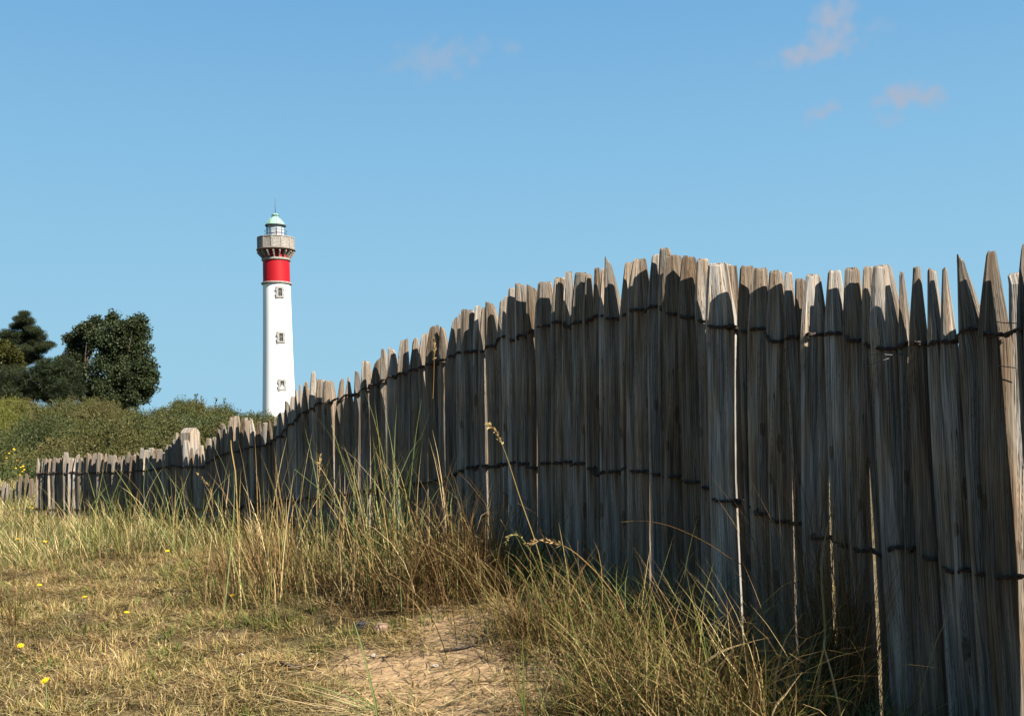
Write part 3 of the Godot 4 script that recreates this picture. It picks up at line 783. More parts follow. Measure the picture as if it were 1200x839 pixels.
func build_fence() -> void:
	var list := []
	var tops = [[42.0, 538.0], [60.0, 537.0], [75.0, 534.0], [100.0, 535.0], [140.0, 535.0], [156.0, 532.0], [166.0, 526.0], [190.0, 530.0], [200.0, 520.0], [208.0, 511.0], [216.0, 518.0], [230.0, 527.0], [240.0, 524.0], [250.0, 512.0], [260.0, 501.0], [271.0, 486.0], [285.0, 494.0], [300.0, 494.0], [312.0, 498.0], [322.0, 489.0], [336.0, 472.0], [345.0, 461.0], [357.0, 448.0]]
	var x := 44.0
	while x < 360.0:
		var step := lerpf(4.6, 6.2, clampf((x - 44.0) / 310.0, 0.0, 1.0)) * rng.randf_range(0.8, 1.2)
		list.append([x, wire_row(tops, x) + rng.randf_range(-4.0, 3.0), step * 1.12, rng.randf_range(0.2, 0.8), rng.randf_range(-0.4, 0.4)])
		x += step
	list.append_array(NEAR)
	var filled := []
	for n in list.size():
		var e: Array = list[n].duplicate()
		if e[0] > 360.0 and e[0] < 640.0:
			e[1] += rng.randf_range(-3.0, 4.0); e[2] *= rng.randf_range(0.75, 1.2); e[3] = clampf(e[3] + rng.randf_range(-0.3, 0.35), 0.0, 1.0); e[4] += rng.randf_range(-0.5, 0.5)
		filled.append(e)
		if n + 1 < list.size() and rng.randf() < (0.5 if e[0] < 560.0 else 0.08):     # thinner palings caught behind the row
			filled.append([lerpf(e[0], list[n + 1][0], rng.randf_range(0.35, 0.65)), lerpf(e[1], list[n + 1][1], 0.5) + rng.randf_range(0.0, 9.0), e[2] * rng.randf_range(0.5, 0.8), rng.randf_range(0.2, 0.9), rng.randf_range(-0.6, 0.6), 0.03])
	list = filled
	x = 1214.0
	while x < 1440.0:
		list.append([x, lerpf(288.0, 250.0, (x - 1222.0) / 220.0) + rng.randf_range(-10.0, 10.0), 28.0, rng.randf_range(0.3, 0.8), 0.0])
		x += rng.randf_range(16.0, 21.0)
	var q0 := fence_xz(600)
	var root := thing("paling_fence", gp(q0.x, q0.y), "weathered grey fence of split wooden palings bound with rusty wire", "fence")
	var wires := [[], []]
	var rows := [WIRE_PX, WIRE2_PX]
	var vary := 0.0
	for n in list.size():
		var e: Array = list[n]
		var px: float = e[0]
		var d := lut(FPX, FD, px) * K
		var a2 := fence_xz(px - 6.0); var b2 := fence_xz(px + 6.0)
		var along := Vector3(b2.x - a2.x, 0, b2.y - a2.y).normalized()     # towards the near end
		var front := Vector3(along.z, 0, -along.x)                           # the side the camera sees
		if front.z < 0.0 and front.x > 0.0: front = -front
		if front.dot(Vector3(0, 0, 0) - Vector3(a2.x, 0, a2.y)) < 0.0: front = -front
		var yaw := deg_to_rad(63.0 + rng.randf_range(-13.0, 13.0))
		var zx := front * cos(yaw) + along * sin(yaw)
		var xx := along * cos(yaw) - front * sin(yaw)
		vary = 0.003 if n % 2 == 0 else -0.003
		var behind: float = e[5] if e.size() > 5 else 0.0
		var top: Vector3 = P(px, e[1], d) + front * (vary + rng.randf_range(-0.004, 0.004) - behind)
		var w: float = e[2] / F * d * 1.5
		var ray := (top - Vector3(0, CY, 0)).normalized()
		top += ray * ((w * 0.5 * sin(yaw) - 0.042) / minf(ray.dot(front), -0.3))
		var gy := ground(top.x, top.z)
		var h := top.y - gy + 0.16
		var lean := lerpf(0.0, 0.055, clampf((px - 700.0) / 450.0, 0.0, 1.0)) - 0.012 + rng.randf_range(-0.018, 0.018)
		var base := top + along * lean * h - Vector3(0, h, 0)
		var up := (top - base).normalized()
		var th := clampf(w * rng.randf_range(0.30, 0.48), 0.018, 0.04)
		var tip_len: float = lerpf(0.12, 0.25, e[3]) * lerpf(0.75, 1.15, clampf((px - 300.0) / 700.0, 0.0, 1.0)) * rng.randf_range(0.85, 1.2)
		var o := part("paling", paling_mesh(w, th, h / up.y, e[3], tip_len, e[4]), M["weathered_wood_%d" % (rng.randi() % 8)], root)
		var yy := up; var x2 := (xx - yy * xx.dot(yy)).normalized(); var z2 := x2.cross(yy)
		if z2.dot(zx) < 0.0: z2 = -z2; x2 = -x2
		o.transform = Transform3D(Basis(x2, yy, z2), base - root.position)
		for k in (0 if e.size() > 5 else 2):
			var wy: float = P(px, wire_row(rows[k], px), d).y + rng.randf_range(-0.006, 0.006)
			var s := (wy - base.y) / (top.y - base.y)
			var c := base.lerp(top, s) - root.position
			wires[k].append(c - xx * w * 0.34 + zx * (th * 0.5 + 0.008))
			wires[k].append(c + xx * w * 0.30 + zx * (th * 0.46 + 0.010))
			wires[k].append(c + along * w * 0.46 + front * 0.010 + Vector3(0, rng.randf_range(-0.014, 0.006), 0))
	for k in 2:
		var path := curve_points(wires[k], 5)
		for strand in 2:
			var pts := []
			var run := 0.0
			for i in path.size():
				if i > 0: run += path[i].distance_to(path[i - 1])
				var dirn: Vector3 = (path[min(i + 1, path.size() - 1)] - path[max(i - 1, 0)]).normalized()
				var s1 := dirn.cross(Vector3.UP).normalized(); var s2 := s1.cross(dirn)
				var ph := run / 0.045 * TAU + strand * PI
				pts.append(path[i] + (s1 * cos(ph) + s2 * sin(ph)) * 0.0038)
			var st := begin(); tube(st, pts, 0.0037, 0.0037, 5)
			part("wire", done(st), M.rusty_wire, root)
	# posts that stand behind the palings
	for q in [[222.0, 502.0, 0.115], [176.0, 525.0, 0.085], [60.0, 541.0, 0.09], [1205.0, 320.0, 0.10], [640.0, 345.0, 0.09]]:
		var d := lut(FPX, FD, q[0]) * K
		var a2 := fence_xz(q[0] - 6.0); var b2 := fence_xz(q[0] + 6.0)
		var along := Vector3(b2.x - a2.x, 0, b2.y - a2.y).normalized()
		var top := P(q[0], q[1], d + 0.12); var gy := ground(top.x, top.z)
		var back := Vector3(-along.z, 0, along.x)
		if back.dot(Vector3(a2.x, 0, a2.y)) < 0.0: back = -back
		var h := top.y - gy + 0.2
		var o := part("post", paling_mesh(q[2], q[2] * 0.8, h, -0.4, 0.03, 0.0), M.weathered_wood_4, root)
		o.transform = Transform3D(Basis(Vector3.UP, 0.4 + q[0] * 0.01), Vector3(top.x, gy - 0.2, top.z) - root.position)
	# loose thin wire at the near end
	var d0 := lut(FPX, FD, 1035.0) * K
	for q in [[[1014, 417, -0.08], [1030, 415, -0.09], [1046, 416, -0.085], [1064, 414, -0.06]], [[1016, 430, -0.06], [1028, 425, -0.08], [1042, 420, -0.08]], [[1168, 377, -0.02], [1180, 378.5, -0.03], [1200, 379, 0.0]], [[1166, 428, -0.03], [1182, 430, 0.0], [1204, 433, 0.0]]]:
		var pts := []
		var dd := lut(FPX, FD, q[0][0] + 14.0) * K
		for p in q: pts.append(P(p[0], p[1], dd + p[2]) - root.position)
		var st := begin(); tube(st, curve_points(pts, 4), 0.0012, 0.0012, 5)
		part("loose_wire", done(st), M.grey_wire, root)

func build_far_fence() -> void:
	# the next length of the same fencing, half sunk in growth beyond the far end
	var a := P(-60, 594, 12.6); var b := P(36, 592, 11.8)
	var root := thing("paling_fence", gp(b.x, b.z), "short low length of sunken palings beyond the long fence", "fence")
	var n := 20
	for i in n:
		var t := (i + rng.randf_range(-0.2, 0.2)) / (n - 1.0)
		var p := a.lerp(b, t); p.y = ground(p.x, p.z) - 0.1
		var px := lerpf(-60, 36, t)
		var topy: float = P(px, wire_row([[-60.0, 556.0], [0.0, 560.0], [10.0, 566.0], [16.0, 572.0], [24.0, 556.0], [34.0, 557.0]], px) + rng.randf_range(-2.0, 4.0), 12.2).y
		var o := part("paling", paling_mesh(0.055 * rng.randf_range(0.8, 1.3), 0.03, topy - p.y, 0.4, 0.12, 0.0), M["weathered_wood_%d" % (rng.randi() % 5)], root)
		o.transform = Transform3D(Basis(Vector3.UP, rng.randf_range(-0.4, 0.6)), p - root.position)

# ---------------------------------------------------------------- grass
const STRAW := Color(0.233, 0.166, 0.066)
const PALE := Color(0.342, 0.258, 0.131)
const TAN := Color(0.151, 0.092, 0.035)
const BROWN := Color(0.075, 0.041, 0.015)
const GREEN := Color(0.055, 0.070, 0.014)
const OLIVE := Color(0.103, 0.098, 0.025)
const MARRAM := Color(0.094, 0.114, 0.039)

func pick(r: RandomNumberGenerator, palette: Array) -> Color:     # [colour, weight, ...]
	var sum := 0.0
	for i in range(1, palette.size(), 2): sum += palette[i]
	var t := r.randf() * sum
	for i in range(1, palette.size(), 2):
		t -= palette[i]
		if t <= 0.0: return palette[i - 1] * r.randf_range(0.75, 1.2)
	return palette[0]

func tuft_mesh(sd: int, count: int, rad: float, l0: float, l1: float, w: float, tilt0: float, tilt1: float, palette: Array, segs := 3) -> ArrayMesh:
	var r := RandomNumberGenerator.new(); r.seed = sd
	var s := Strips.new()
	for i in count:
		var a := r.randf() * TAU; var q := sqrt(r.randf()) * rad
		var c := pick(r, palette)
		var t0 := r.randf_range(tilt0 * 0.3, tilt0)
		s.blade(Vector3(cos(a) * q, -0.004, sin(a) * q), r.randf() * TAU if r.randf() < 0.5 else PI / 2.0 - a, t0, t0 + r.randf_range(0.1, 1.0) * tilt1, r.randf_range(l0, l1), w * r.randf_range(0.6, 1.3), r.randf_range(-0.7, 0.7), c, c, segs, r.randf_range(-0.6, 0.6))
	return s.mesh()

func litter_mesh(sd: int, count: int, rad: float, l0: float, l1: float, w: float, palette: Array) -> ArrayMesh:
	var r := RandomNumberGenerator.new(); r.seed = sd
	var s := Strips.new()
	for i in count:
		var a := r.randf() * TAU; var q := sqrt(r.randf()) * rad
		var c := pick(r, palette)
		var t0 := r.randf_range(1.25, 1.6)
		s.blade(Vector3(cos(a) * q, r.randf_range(0.002, 0.014), sin(a) * q), r.randf() * TAU, t0, t0 + r.randf_range(-0.25, 0.25), r.randf_range(l0, l1), w * r.randf_range(0.6, 1.4), r.randf_range(-0.3, 0.3), c, c, 3, r.randf_range(-0.9, 0.9))
	return s.mesh()

func fence_side(x: float, z: float) -> float:       # metres in front of the fence (negative: behind it)
	var best := 1e9; var k := 0
	for i in fence_samples.size():
		var s := fence_samples[i]
		var q := (s.x - x) * (s.x - x) + (s.z - z) * (s.z - z)
		if q < best: best = q; k = i
	var a := fence_samples[max(k - 1, 0)]; var b := fence_samples[min(k + 1, fence_samples.size() - 1)]
	var cr := (b.x - a.x) * (z - a.z) - (b.z - a.z) * (x - a.x)
	return sqrt(best) * signf(cr)

func build_turf() -> void:
	var short_pal := [STRAW, 3.0, PALE, 2.4, TAN, 2.4, OLIVE, 2.4, GREEN, 1.0, BROWN, 0.8]
	var mid_pal := [STRAW, 3.0, PALE, 3.0, TAN, 1.2, OLIVE, 4.0, GREEN, 1.6, MARRAM, 3.2]
	var litter_pal := [STRAW, 3.0, PALE, 3.2, TAN, 2.4, BROWN, 1.2]
	var kinds := []
	for i in 3: kinds.append(tuft_mesh(50 + i, 34, 0.065, 0.02, 0.065, 0.0026, 0.9, 0.9, short_pal))
	for i in 3: kinds.append(litter_mesh(60 + i, 30, 0.09, 0.03, 0.11, 0.0026, litter_pal))
	for i in 3: kinds.append(tuft_mesh(70 + i, 30, 0.07, 0.06, 0.22, 0.0030, 0.7, 1.3, mid_pal, 4))
	kinds.append(tuft_mesh(80, 26, 0.05, 0.02, 0.06, 0.0035, 1.0, 0.7, [GREEN, 3.0, OLIVE, 2.0], 3))
	var names := ["short_turf", "short_turf", "short_turf", "straw_litter", "straw_litter", "straw_litter", "meadow_grass", "meadow_grass", "meadow_grass", "low_green_herbage"]
	var xf := []; var cols := []
	for k in kinds: xf.append([]); cols.append([])
	var side_sign := signf(fence_side(-2.0, -3.0))
	for n in 26000:
		var d := sqrt(rng.randf_range(1.5 * 1.5, 9.6 * 9.6))
		var px := rng.randf_range(-330.0, 1300.0)
		var x := (px - 600.0) / F * d
		var fs := fence_side(x, -d) * side_sign
		if fs < -1.6 or (px > 1000.0 and fs < 0.0): continue
		var y := ground(x, -d)
		var sand := sand_mask(x, -d)
		var kind := 0
		var n1 := mask_noise.get_noise_2d(x * 0.9 + 17.0, d * 0.9)
		var n2 := mask_noise.get_noise_2d(x * 1.6 + 60.0, d * 1.6)
		# tall growth stands along the fence and fills the farther ground
		var tall := smoothstep(5.6, 7.4, d + n1 * 2.0)
		var edge := 1.0 - smoothstep(0.25, 0.62, absf(fs) + n2 * 0.25)
		var pt := maxf(tall * 0.55, edge * 0.6)
		if sand > 0.25:
			if rng.randf() < sand * 0.66: continue
			kind = 3 + rng.randi() % 3
		elif rng.randf() < pt and (d > 2.2):
			kind = 6 + rng.randi() % 3
		elif rng.randf() < 0.5:
			kind = 3 + rng.randi() % 3
		else:
			kind = rng.randi() % 3
			if n2 > 0.16 and rng.randf() < 0.55: kind = 9
		var sc := rng.randf_range(0.7, 1.25)
		if kind >= 6 and kind < 9: sc *= lerpf(0.5, 1.0, maxf(tall, edge)) * rng.randf_range(0.6, 1.1)
		xf[kind].append(Transform3D(Basis(Vector3.UP, rng.randf() * TAU).scaled(Vector3(sc, sc * rng.randf_range(0.8, 1.2), sc)), Vector3(x, y, -d)))
		var g := clampf(1.0 + n1 * 0.7, 0.72, 1.25)
		cols[kind].append(Color(g, g, g).lerp(Color(0.82, 0.98, 0.7), clampf(n2 * 1.4, 0.0, 0.8)))
	# farther meadow towards the bank
	for n in 3500:
		var d := rng.randf_range(9.2, 22.0)
		var px := rng.randf_range(-260.0, 1000.0)
		var x := (px - 600.0) / F * d
		var kind := 6 + rng.randi() % 3
		var sc := rng.randf_range(0.7, 1.3)
		xf[kind].append(Transform3D(Basis(Vector3.UP, rng.randf() * TAU).scaled(Vector3(sc * 1.6, sc, sc * 1.6)), gp(x, -d)))
		cols[kind].append(Color(1, 1, 1) * rng.randf_range(0.75, 1.1))
	var says := {"short_turf": "short dry trampled turf on the sandy ground", "straw_litter": "loose straw litter lying over the turf", "meadow_grass": "knee high mixed straw and olive grass along the fence", "low_green_herbage": "low green herbage patches in the dry turf"}
	var roots := {}
	for i in kinds.size():
		var nm: String = names[i]
		if not roots.has(nm):
			roots[nm] = thing(nm, Vector3.ZERO, says[nm], "grass"); roots[nm].set_meta("kind", "stuff")
		many("blades", kinds[i], M.grass, xf[i], cols[i], roots[nm])

func clump(label: String, px: float, py: float, layers: Array, group := "grass clumps at the foot of the fence", called := "grass_clump") -> Node3D:
	# layers: part name, count, radius x, radius z, shortest, longest, width, start tilt, end tilt, palette, heading bias, bias share
	var base := ground_px(px, py)
	var t := thing(called, base, label, "grass", group)
	for l in layers:
		var s := Strips.new()
		for i in l[1]:
			var q := Vector2(rng.randfn(), rng.randfn()) * 0.55
			var at := gp(base.x + q.x * l[2], base.z + q.y * l[3]) - base
			var c := pick(rng, l[9])
			var az: float = rng.randf() * TAU
			if rng.randf() < l[11] * 0.6: az = l[10] + rng.randf_range(-0.5, 0.5)
			var t0: float = l[7] * rng.randf() if l[7] > 0.0 else -l[7] * rng.randf_range(0.9, 1.08)
			var seg := 6 if l[5] > 0.3 else 4
			s.blade(at - Vector3(0, 0.01, 0), az, t0, t0 + l[8] * rng.randf_range(0.15, 1.0), lerpf(l[4], l[5], pow(rng.randf(), 1.9)), l[6] * rng.randf_range(0.65, 1.25), rng.randf_range(-0.9, 0.9), c, c, seg, rng.randf_range(-1.1, 1.1) * (1.0 if rng.randf() < 0.8 else 2.4))
		part(l[0], s.mesh(), M.grass, t).set_meta("kind", "stuff")
	return t

func build_clumps() -> void:
	var W := -PI / 2.0       # a blade heading towards -x
	clump("tall green and straw marram clump beside the brown dead tangle", 452, 692, [
		["green_blades", 150, 0.16, 0.12, 0.18, 0.86, 0.0044, 0.35, 0.8, [MARRAM, 3.0, GREEN, 1.0, OLIVE, 1.5], W, 0.25],
		["dry_blades", 170, 0.20, 0.14, 0.15, 0.70, 0.0038, 0.45, 1.0, [STRAW, 3.0, PALE, 2.0, TAN, 2.0], W, 0.2],
		["thatch", 520, 0.24, 0.18, 0.08, 0.32, 0.0028, 0.9, 1.5, [TAN, 3.0, BROWN, 2.0, STRAW, 1.5, OLIVE, 1.0], W, 0.1]])
	clump("brown tangle of fine dead grass leaning on the palings", 535, 700, [
		["dead_stems", 1300, 0.28, 0.16, 0.10, 0.56, 0.0022, 0.8, 2.4, [TAN, 3.0, BROWN, 3.5, STRAW, 0.8], W, 0.1],
		["hanging_stems", 360, 0.16, 0.09, 0.25, 0.62, 0.0024, 0.3, 2.8, [TAN, 2.5, BROWN, 2.0, PALE, 1.2], 0.0, 0.3],
		["green_blades", 110, 0.28, 0.12, 0.15, 0.52, 0.0036, 0.5, 1.2, [OLIVE, 2.0, GREEN, 1.0, MARRAM, 1.0], W, 0.1]])
	clump("golden straw clump with upright seed stems", 345, 690, [
		["dry_blades", 230, 0.30, 0.2, 0.18, 0.74, 0.0038, 0.30, 0.7, [STRAW, 4.0, PALE, 2.0, TAN, 2.0, OLIVE, 1.0], W, 0.1],
		["green_blades", 90, 0.36, 0.2, 0.18, 0.76, 0.0042, 0.6, 0.9, [MARRAM, 2.0, OLIVE, 2.0], W, 0.3],
		["thatch", 620, 0.38, 0.24, 0.08, 0.32, 0.0028, 0.9, 1.5, [TAN, 3.0, BROWN, 2.0, STRAW, 2.0, OLIVE, 1.0], W, 0.1]])
	clump("reddish brown dry clump before the golden straw", 300, 672, [
		["dead_stems", 380, 0.24, 0.2, 0.10, 0.44, 0.0026, 0.5, 1.3, [TAN, 3.0, BROWN, 2.5, STRAW, 1.0], W, 0.1]])
	clump("long grey green marram spreading along the far palings", 205, 646, [
		["green_blades", 170, 0.55, 0.25, 0.15, 0.72, 0.0044, 0.6, 1.0, [MARRAM, 3.0, OLIVE, 2.0, GREEN, 1.0], W, 0.3],
		["dry_blades", 160, 0.55, 0.25, 0.12, 0.62, 0.0038, 0.6, 1.1, [STRAW, 2.0, TAN, 2.0, PALE, 1.0], W, 0.1]])
	clump("olive grass clump by the far end of the palings", 125, 632, [
		["green_blades", 120, 0.45, 0.25, 0.12, 0.55, 0.0044, 0.6, 1.0, [MARRAM, 2.0, OLIVE, 2.0, GREEN, 1.0], W, 0.2],
		["dry_blades", 120, 0.5, 0.25, 0.10, 0.5, 0.0038, 0.6, 1.1, [STRAW, 2.0, TAN, 2.0, PALE, 1.0], W, 0.1]])
	clump("pale dry grass spreading before the far end of the fence", 60, 622, [
		["dry_blades", 320, 0.8, 0.3, 0.08, 0.40, 0.0038, 0.6, 1.1, [STRAW, 3.0, TAN, 2.0, PALE, 2.0, OLIVE, 1.5], W, 0.1]])
	clump("wiry brown and green clump at the edge of the bare sand", 640, 750, [
		["dead_stems", 1000, 0.19, 0.15, 0.08, 0.42, 0.0020, 0.9, 2.3, [TAN, 3.0, BROWN, 2.4, STRAW, 1.0, OLIVE, 1.0], W, 0.2],
		["green_blades", 150, 0.2, 0.14, 0.12, 0.42, 0.003, 0.8, 1.5, [OLIVE, 2.0, GREEN, 2.0], W, 0.3]])
	clump("dark green arching clump in the shade of the palings", 755, 790, [
		["green_blades", 380, 0.22, 0.15, 0.12, 0.50, 0.0030, 0.9, 1.8, [GREEN, 3.0, OLIVE, 2.0, MARRAM, 1.0], W, 0.3],
		["dry_blades", 720, 0.24, 0.15, 0.10, 0.46, 0.0022, 0.9, 2.2, [TAN, 2.0, STRAW, 1.5, BROWN, 2.0], W, 0.2]])
	clump("straw and green tangle spilling towards the sand", 705, 835, [
		["dry_blades", 800, 0.18, 0.13, 0.07, 0.34, 0.0021, 1.0, 2.2, [STRAW, 2.0, TAN, 2.5, OLIVE, 2.0, BROWN, 1.0], W, 0.3],
		["green_blades", 130, 0.16, 0.10, 0.08, 0.26, 0.0028, 0.9, 1.5, [GREEN, 2.0, OLIVE, 2.0], W, 0.3]])
	clump("large straw clump arching over at the near palings", 905, 870, [
		["dry_blades", 640, 0.24, 0.15, 0.12, 0.56, 0.0025, 0.8, 2.0, [STRAW, 2.5, TAN, 2.5, PALE, 0.8, OLIVE, 1.0], W, 0.25],
		["green_blades", 320, 0.24, 0.15, 0.12, 0.48, 0.0028, 0.8, 1.7, [GREEN, 2.0, OLIVE, 2.0], W, 0.25],
		["thatch", 620, 0.22, 0.16, 0.06, 0.26, 0.0022, 1.0, 2.2, [TAN, 2.0, BROWN, 2.0, STRAW, 1.0], W, 0.1]])
	clump("tangled straw clump between the shaded green grass and the near palings", 815, 850, [
		["dry_blades", 760, 0.22, 0.15, 0.10, 0.48, 0.0023, 0.9, 2.2, [STRAW, 2.0, TAN, 2.4, PALE, 0.6, OLIVE, 1.4, BROWN, 1.0], W, 0.3],
		["green_blades", 200, 0.2, 0.14, 0.10, 0.36, 0.0028, 0.9, 1.7, [GREEN, 2.0, OLIVE, 2.0], W, 0.3]])
	clump("dark brown dead grass standing against the near palings", 985, 850, [
		["dead_stems", 520, 0.10, 0.07, 0.25, 0.85, 0.0024, 0.3, 0.7, [BROWN, 3.0, TAN, 1.5], W, 0.1]])
	clump("small dark green tuft on the trampled turf", 312, 738, [
		["green_blades", 130, 0.12, 0.06, 0.05, 0.15, 0.0042, 1.1, 0.6, [GREEN, 3.0, OLIVE, 1.0], W, 0.2]], "green tufts in the turf")
	clump("green tuft beside the broken pink stone", 488, 737, [
		["green_blades", 90, 0.10, 0.05, 0.03, 0.09, 0.004, 1.1, 0.6, [GREEN, 3.0, OLIVE, 1.0], W, 0.2]], "green tufts in the turf")
	clump("thin dark weed with branching stems near the dry turf", 14, 735, [
		["dead_stems", 40, 0.05, 0.05, 0.15, 0.38, 0.003, 0.5, 0.4, [BROWN, 3.0, GREEN, 1.0], W, 0.1]], "green tufts in the turf")
	clump("pale and green blades fanning out flat over the turf", 468, 842, [
		["green_blades", 20, 0.03, 0.03, 0.18, 0.42, 0.005, -1.2, 0.5, [MARRAM, 2.0, GREEN, 1.0], W, 0.75],
		["dry_blades", 36, 0.04, 0.03, 0.20, 0.55, 0.0052, -1.36, 0.3, [PALE, 3.0, STRAW, 2.0], W, 0.85]], "green tufts in the turf")

# a single stem that can be followed from foot to tip: [column, row, distance]
func stalk(label: String, pts: Array, r: float, col: Color, head: int, called := "grass_stalk", head_len := 0.09) -> void:
	var w := []
	for p in pts: w.append(P(p[0], p[1], p[2]))
	var gy := ground(w[0].x, w[0].z)
	if w[0].y - gy > 0.02: w.push_front(Vector3(w[0].x + 0.01, gy - 0.02, w[0].z))
	var base: Vector3 = w[0]
	var root := thing(called, base, label, "grass stalk", "single stalks before the fence")
	var ctrl := []
	for p in w: ctrl.append(p - base)
	var path := curve_points(ctrl, 7)
	var s := Strips.new()
	s.ribbon(path, r * 2.0, col, col, Vector3(0.9, 0.1, 0.4))
	s.ribbon(path, r * 1.6, col, col, Vector3(-0.4, 0.1, 0.9))
	part("stem", s.mesh(), M.grass, root)
	if head > 0:
		var hs := Strips.new()
		var run := 0.0; var k := path.size() - 1
		while run < head_len and k > 0:
			run += path[k].distance_to(path[k - 1]); k -= 1
		for i in head:
			var f := rng.randf_range(float(k), path.size() - 1.0)
			var j := int(f)
			var p: Vector3 = path[j].lerp(path[min(j + 1, path.size() - 1)], f - j)
			var dirn: Vector3 = (path[min(j + 1, path.size() - 1)] - path[max(j - 1, 0)]).normalized()
			var o := (dirn * 1.0 + Vector3(rng.randfn(), rng.randfn(), rng.randfn()) * 0.45).normalized()
			var side := o.cross(Vector3(rng.randfn(), rng.randfn(), rng.randfn())).normalized()
			hs.leaf(p, o * rng.randf_range(0.010, 0.022), side * 0.0028, (col * 1.05).lerp(PALE, 0.3) * rng.randf_range(0.7, 1.2))
		part("seed_head", hs.mesh(), M.grass, root)

func build_stalks() -> void:
	var g := ground_px(648, 720); var d := -g.z
	stalk("tall nodding straw stalk crossing the middle palings", [[648, 722, d], [632, 650, d + .03], [610, 585, d + .08], [592, 530, d + .1], [580, 505, d + .1], [572, 498, d + .09]], 0.0026, STRAW, 70)
	stalk("arching straw stalk whose seed head hangs level", [[745, 735, d - .35], [715, 690, d - .3], [690, 662, d - .25], [665, 642, d - .2], [640, 634, d - .18], [618, 637, d - .18]], 0.0026, TAN * 1.2, 90, "grass_stalk", 0.11)
	stalk("short green stalk with a drooping pale head", [[655, 740, d - .1], [640, 690, d - .08], [624, 650, d - .05], [610, 630, d], [598, 628, d + .02], [594, 636, d + .02]], 0.0022, OLIVE, 60, "grass_stalk", 0.07)
	stalk("thin tan stem arching low in front of the shaded palings", [[888, 690, 3.0], [850, 650, 3.0], [800, 622, 3.02], [760, 611, 3.05], [728, 612, 3.08]], 0.0018, TAN * 1.1, 0)
	stalk("tall kinked straw stem before the near palings", [[952, 860, 2.65], [962, 780, 2.66], [967, 740, 2.68], [963, 665, 2.72], [972, 610, 2.75], [984, 575, 2.78]], 0.0030, STRAW, 0)
	stalk("pale bleached stem crossing the kinked straw stem", [[990, 860, 2.6], [975, 790, 2.62], [966, 755, 2.64], [973, 742, 2.65]], 0.0028, PALE, 0)
	stalk("pale bleached blade curving over the straw clump", [[812, 803, 2.75], [822, 782, 2.73], [845, 764, 2.71], [880, 752, 2.7], [920, 744, 2.7], [945, 748, 2.7]], 0.0034, PALE, 0)
	stalk("twisted pale stem standing in the large straw clump", [[908, 812, 2.7], [913, 775, 2.7], [922, 748, 2.7], [942, 718, 2.7]], 0.0032, PALE, 0)
	stalk("straight straw stem leaning out of the large clump", [[905, 840, 2.6], [922, 812, 2.6], [940, 788, 2.6]], 0.0034, PALE, 0)
	stalk("seeded straw stalk above the golden clump", [[372, 640, 4.9], [371, 590, 4.9], [374, 552, 4.9], [375, 534, 4.9]], 0.0028, STRAW, 60)
	stalk("upright brown stalk touching the wire of the palings", [[500, 640, 4.55], [504, 540, 4.6], [508, 450, 4.65], [509, 398, 4.68]], 0.0026, TAN, 60)
	stalk("dry folded leaf hanging down the far palings", [[276, 562, 6.15], [274, 545, 6.15], [271, 528, 6.16], [270, 516, 6.17]], 0.006, STRAW, 0)
	stalk("bent straw stalk lying across the far palings", [[248, 585, 6.3], [246, 572, 6.3], [240, 564, 6.3], [231, 556, 6.3]], 0.006, TAN * 1.2, 50)
	stalk("long pale straw lying on the bare sand", [[553, 800, -ground_px(553, 800).z - .02], [590, 798, -ground_px(590, 799).z - .03], [640, 799, -ground_px(640, 800).z - .04], [697, 799, -ground_px(697, 801).z - .05]], 0.0026, PALE, 0)
	stalk("long green blade leaning over the golden clump", [[470, 700, 4.3], [430, 640, 4.35], [392, 590, 4.4], [345, 550, 4.5]], 0.0030, MARRAM, 0)
	stalk("pale green blade rising highest from the marram clump", [[455, 690, 4.45], [430, 620, 4.5], [408, 560, 4.55], [388, 498, 4.6]], 0.0030, MARRAM * 1.1, 0)
	stalk("upright green blade crossing the wired palings", [[470, 690, 4.4], [478, 600, 4.45], [486, 520, 4.5], [494, 468, 4.52]], 0.0028, MARRAM, 0)
	stalk("thin green stem standing alone before the bare sand", [[615, 836, 2.55], [614, 800, 2.57], [613, 770, 2.6], [612, 752, 2.6]], 0.0028, GREEN * 1.2, 0)
	stalk("shorter green stem leaning beside the lone one", [[614, 834, 2.55], [609, 810, 2.56], [604, 765, 2.58]], 0.0028, GREEN * 1.2, 0)
	stalk("dark bent stem branching from the lone green one", [[617, 828, 2.55], [627, 810, 2.55], [629, 785, 2.56]], 0.002, BROWN, 0)
	stalk("green blade slanting up from the trampled turf", [[441, 835, 2.65], [434, 800, 2.66], [424, 760, 2.7], [414, 728, 2.75]], 0.004, MARRAM, 0)

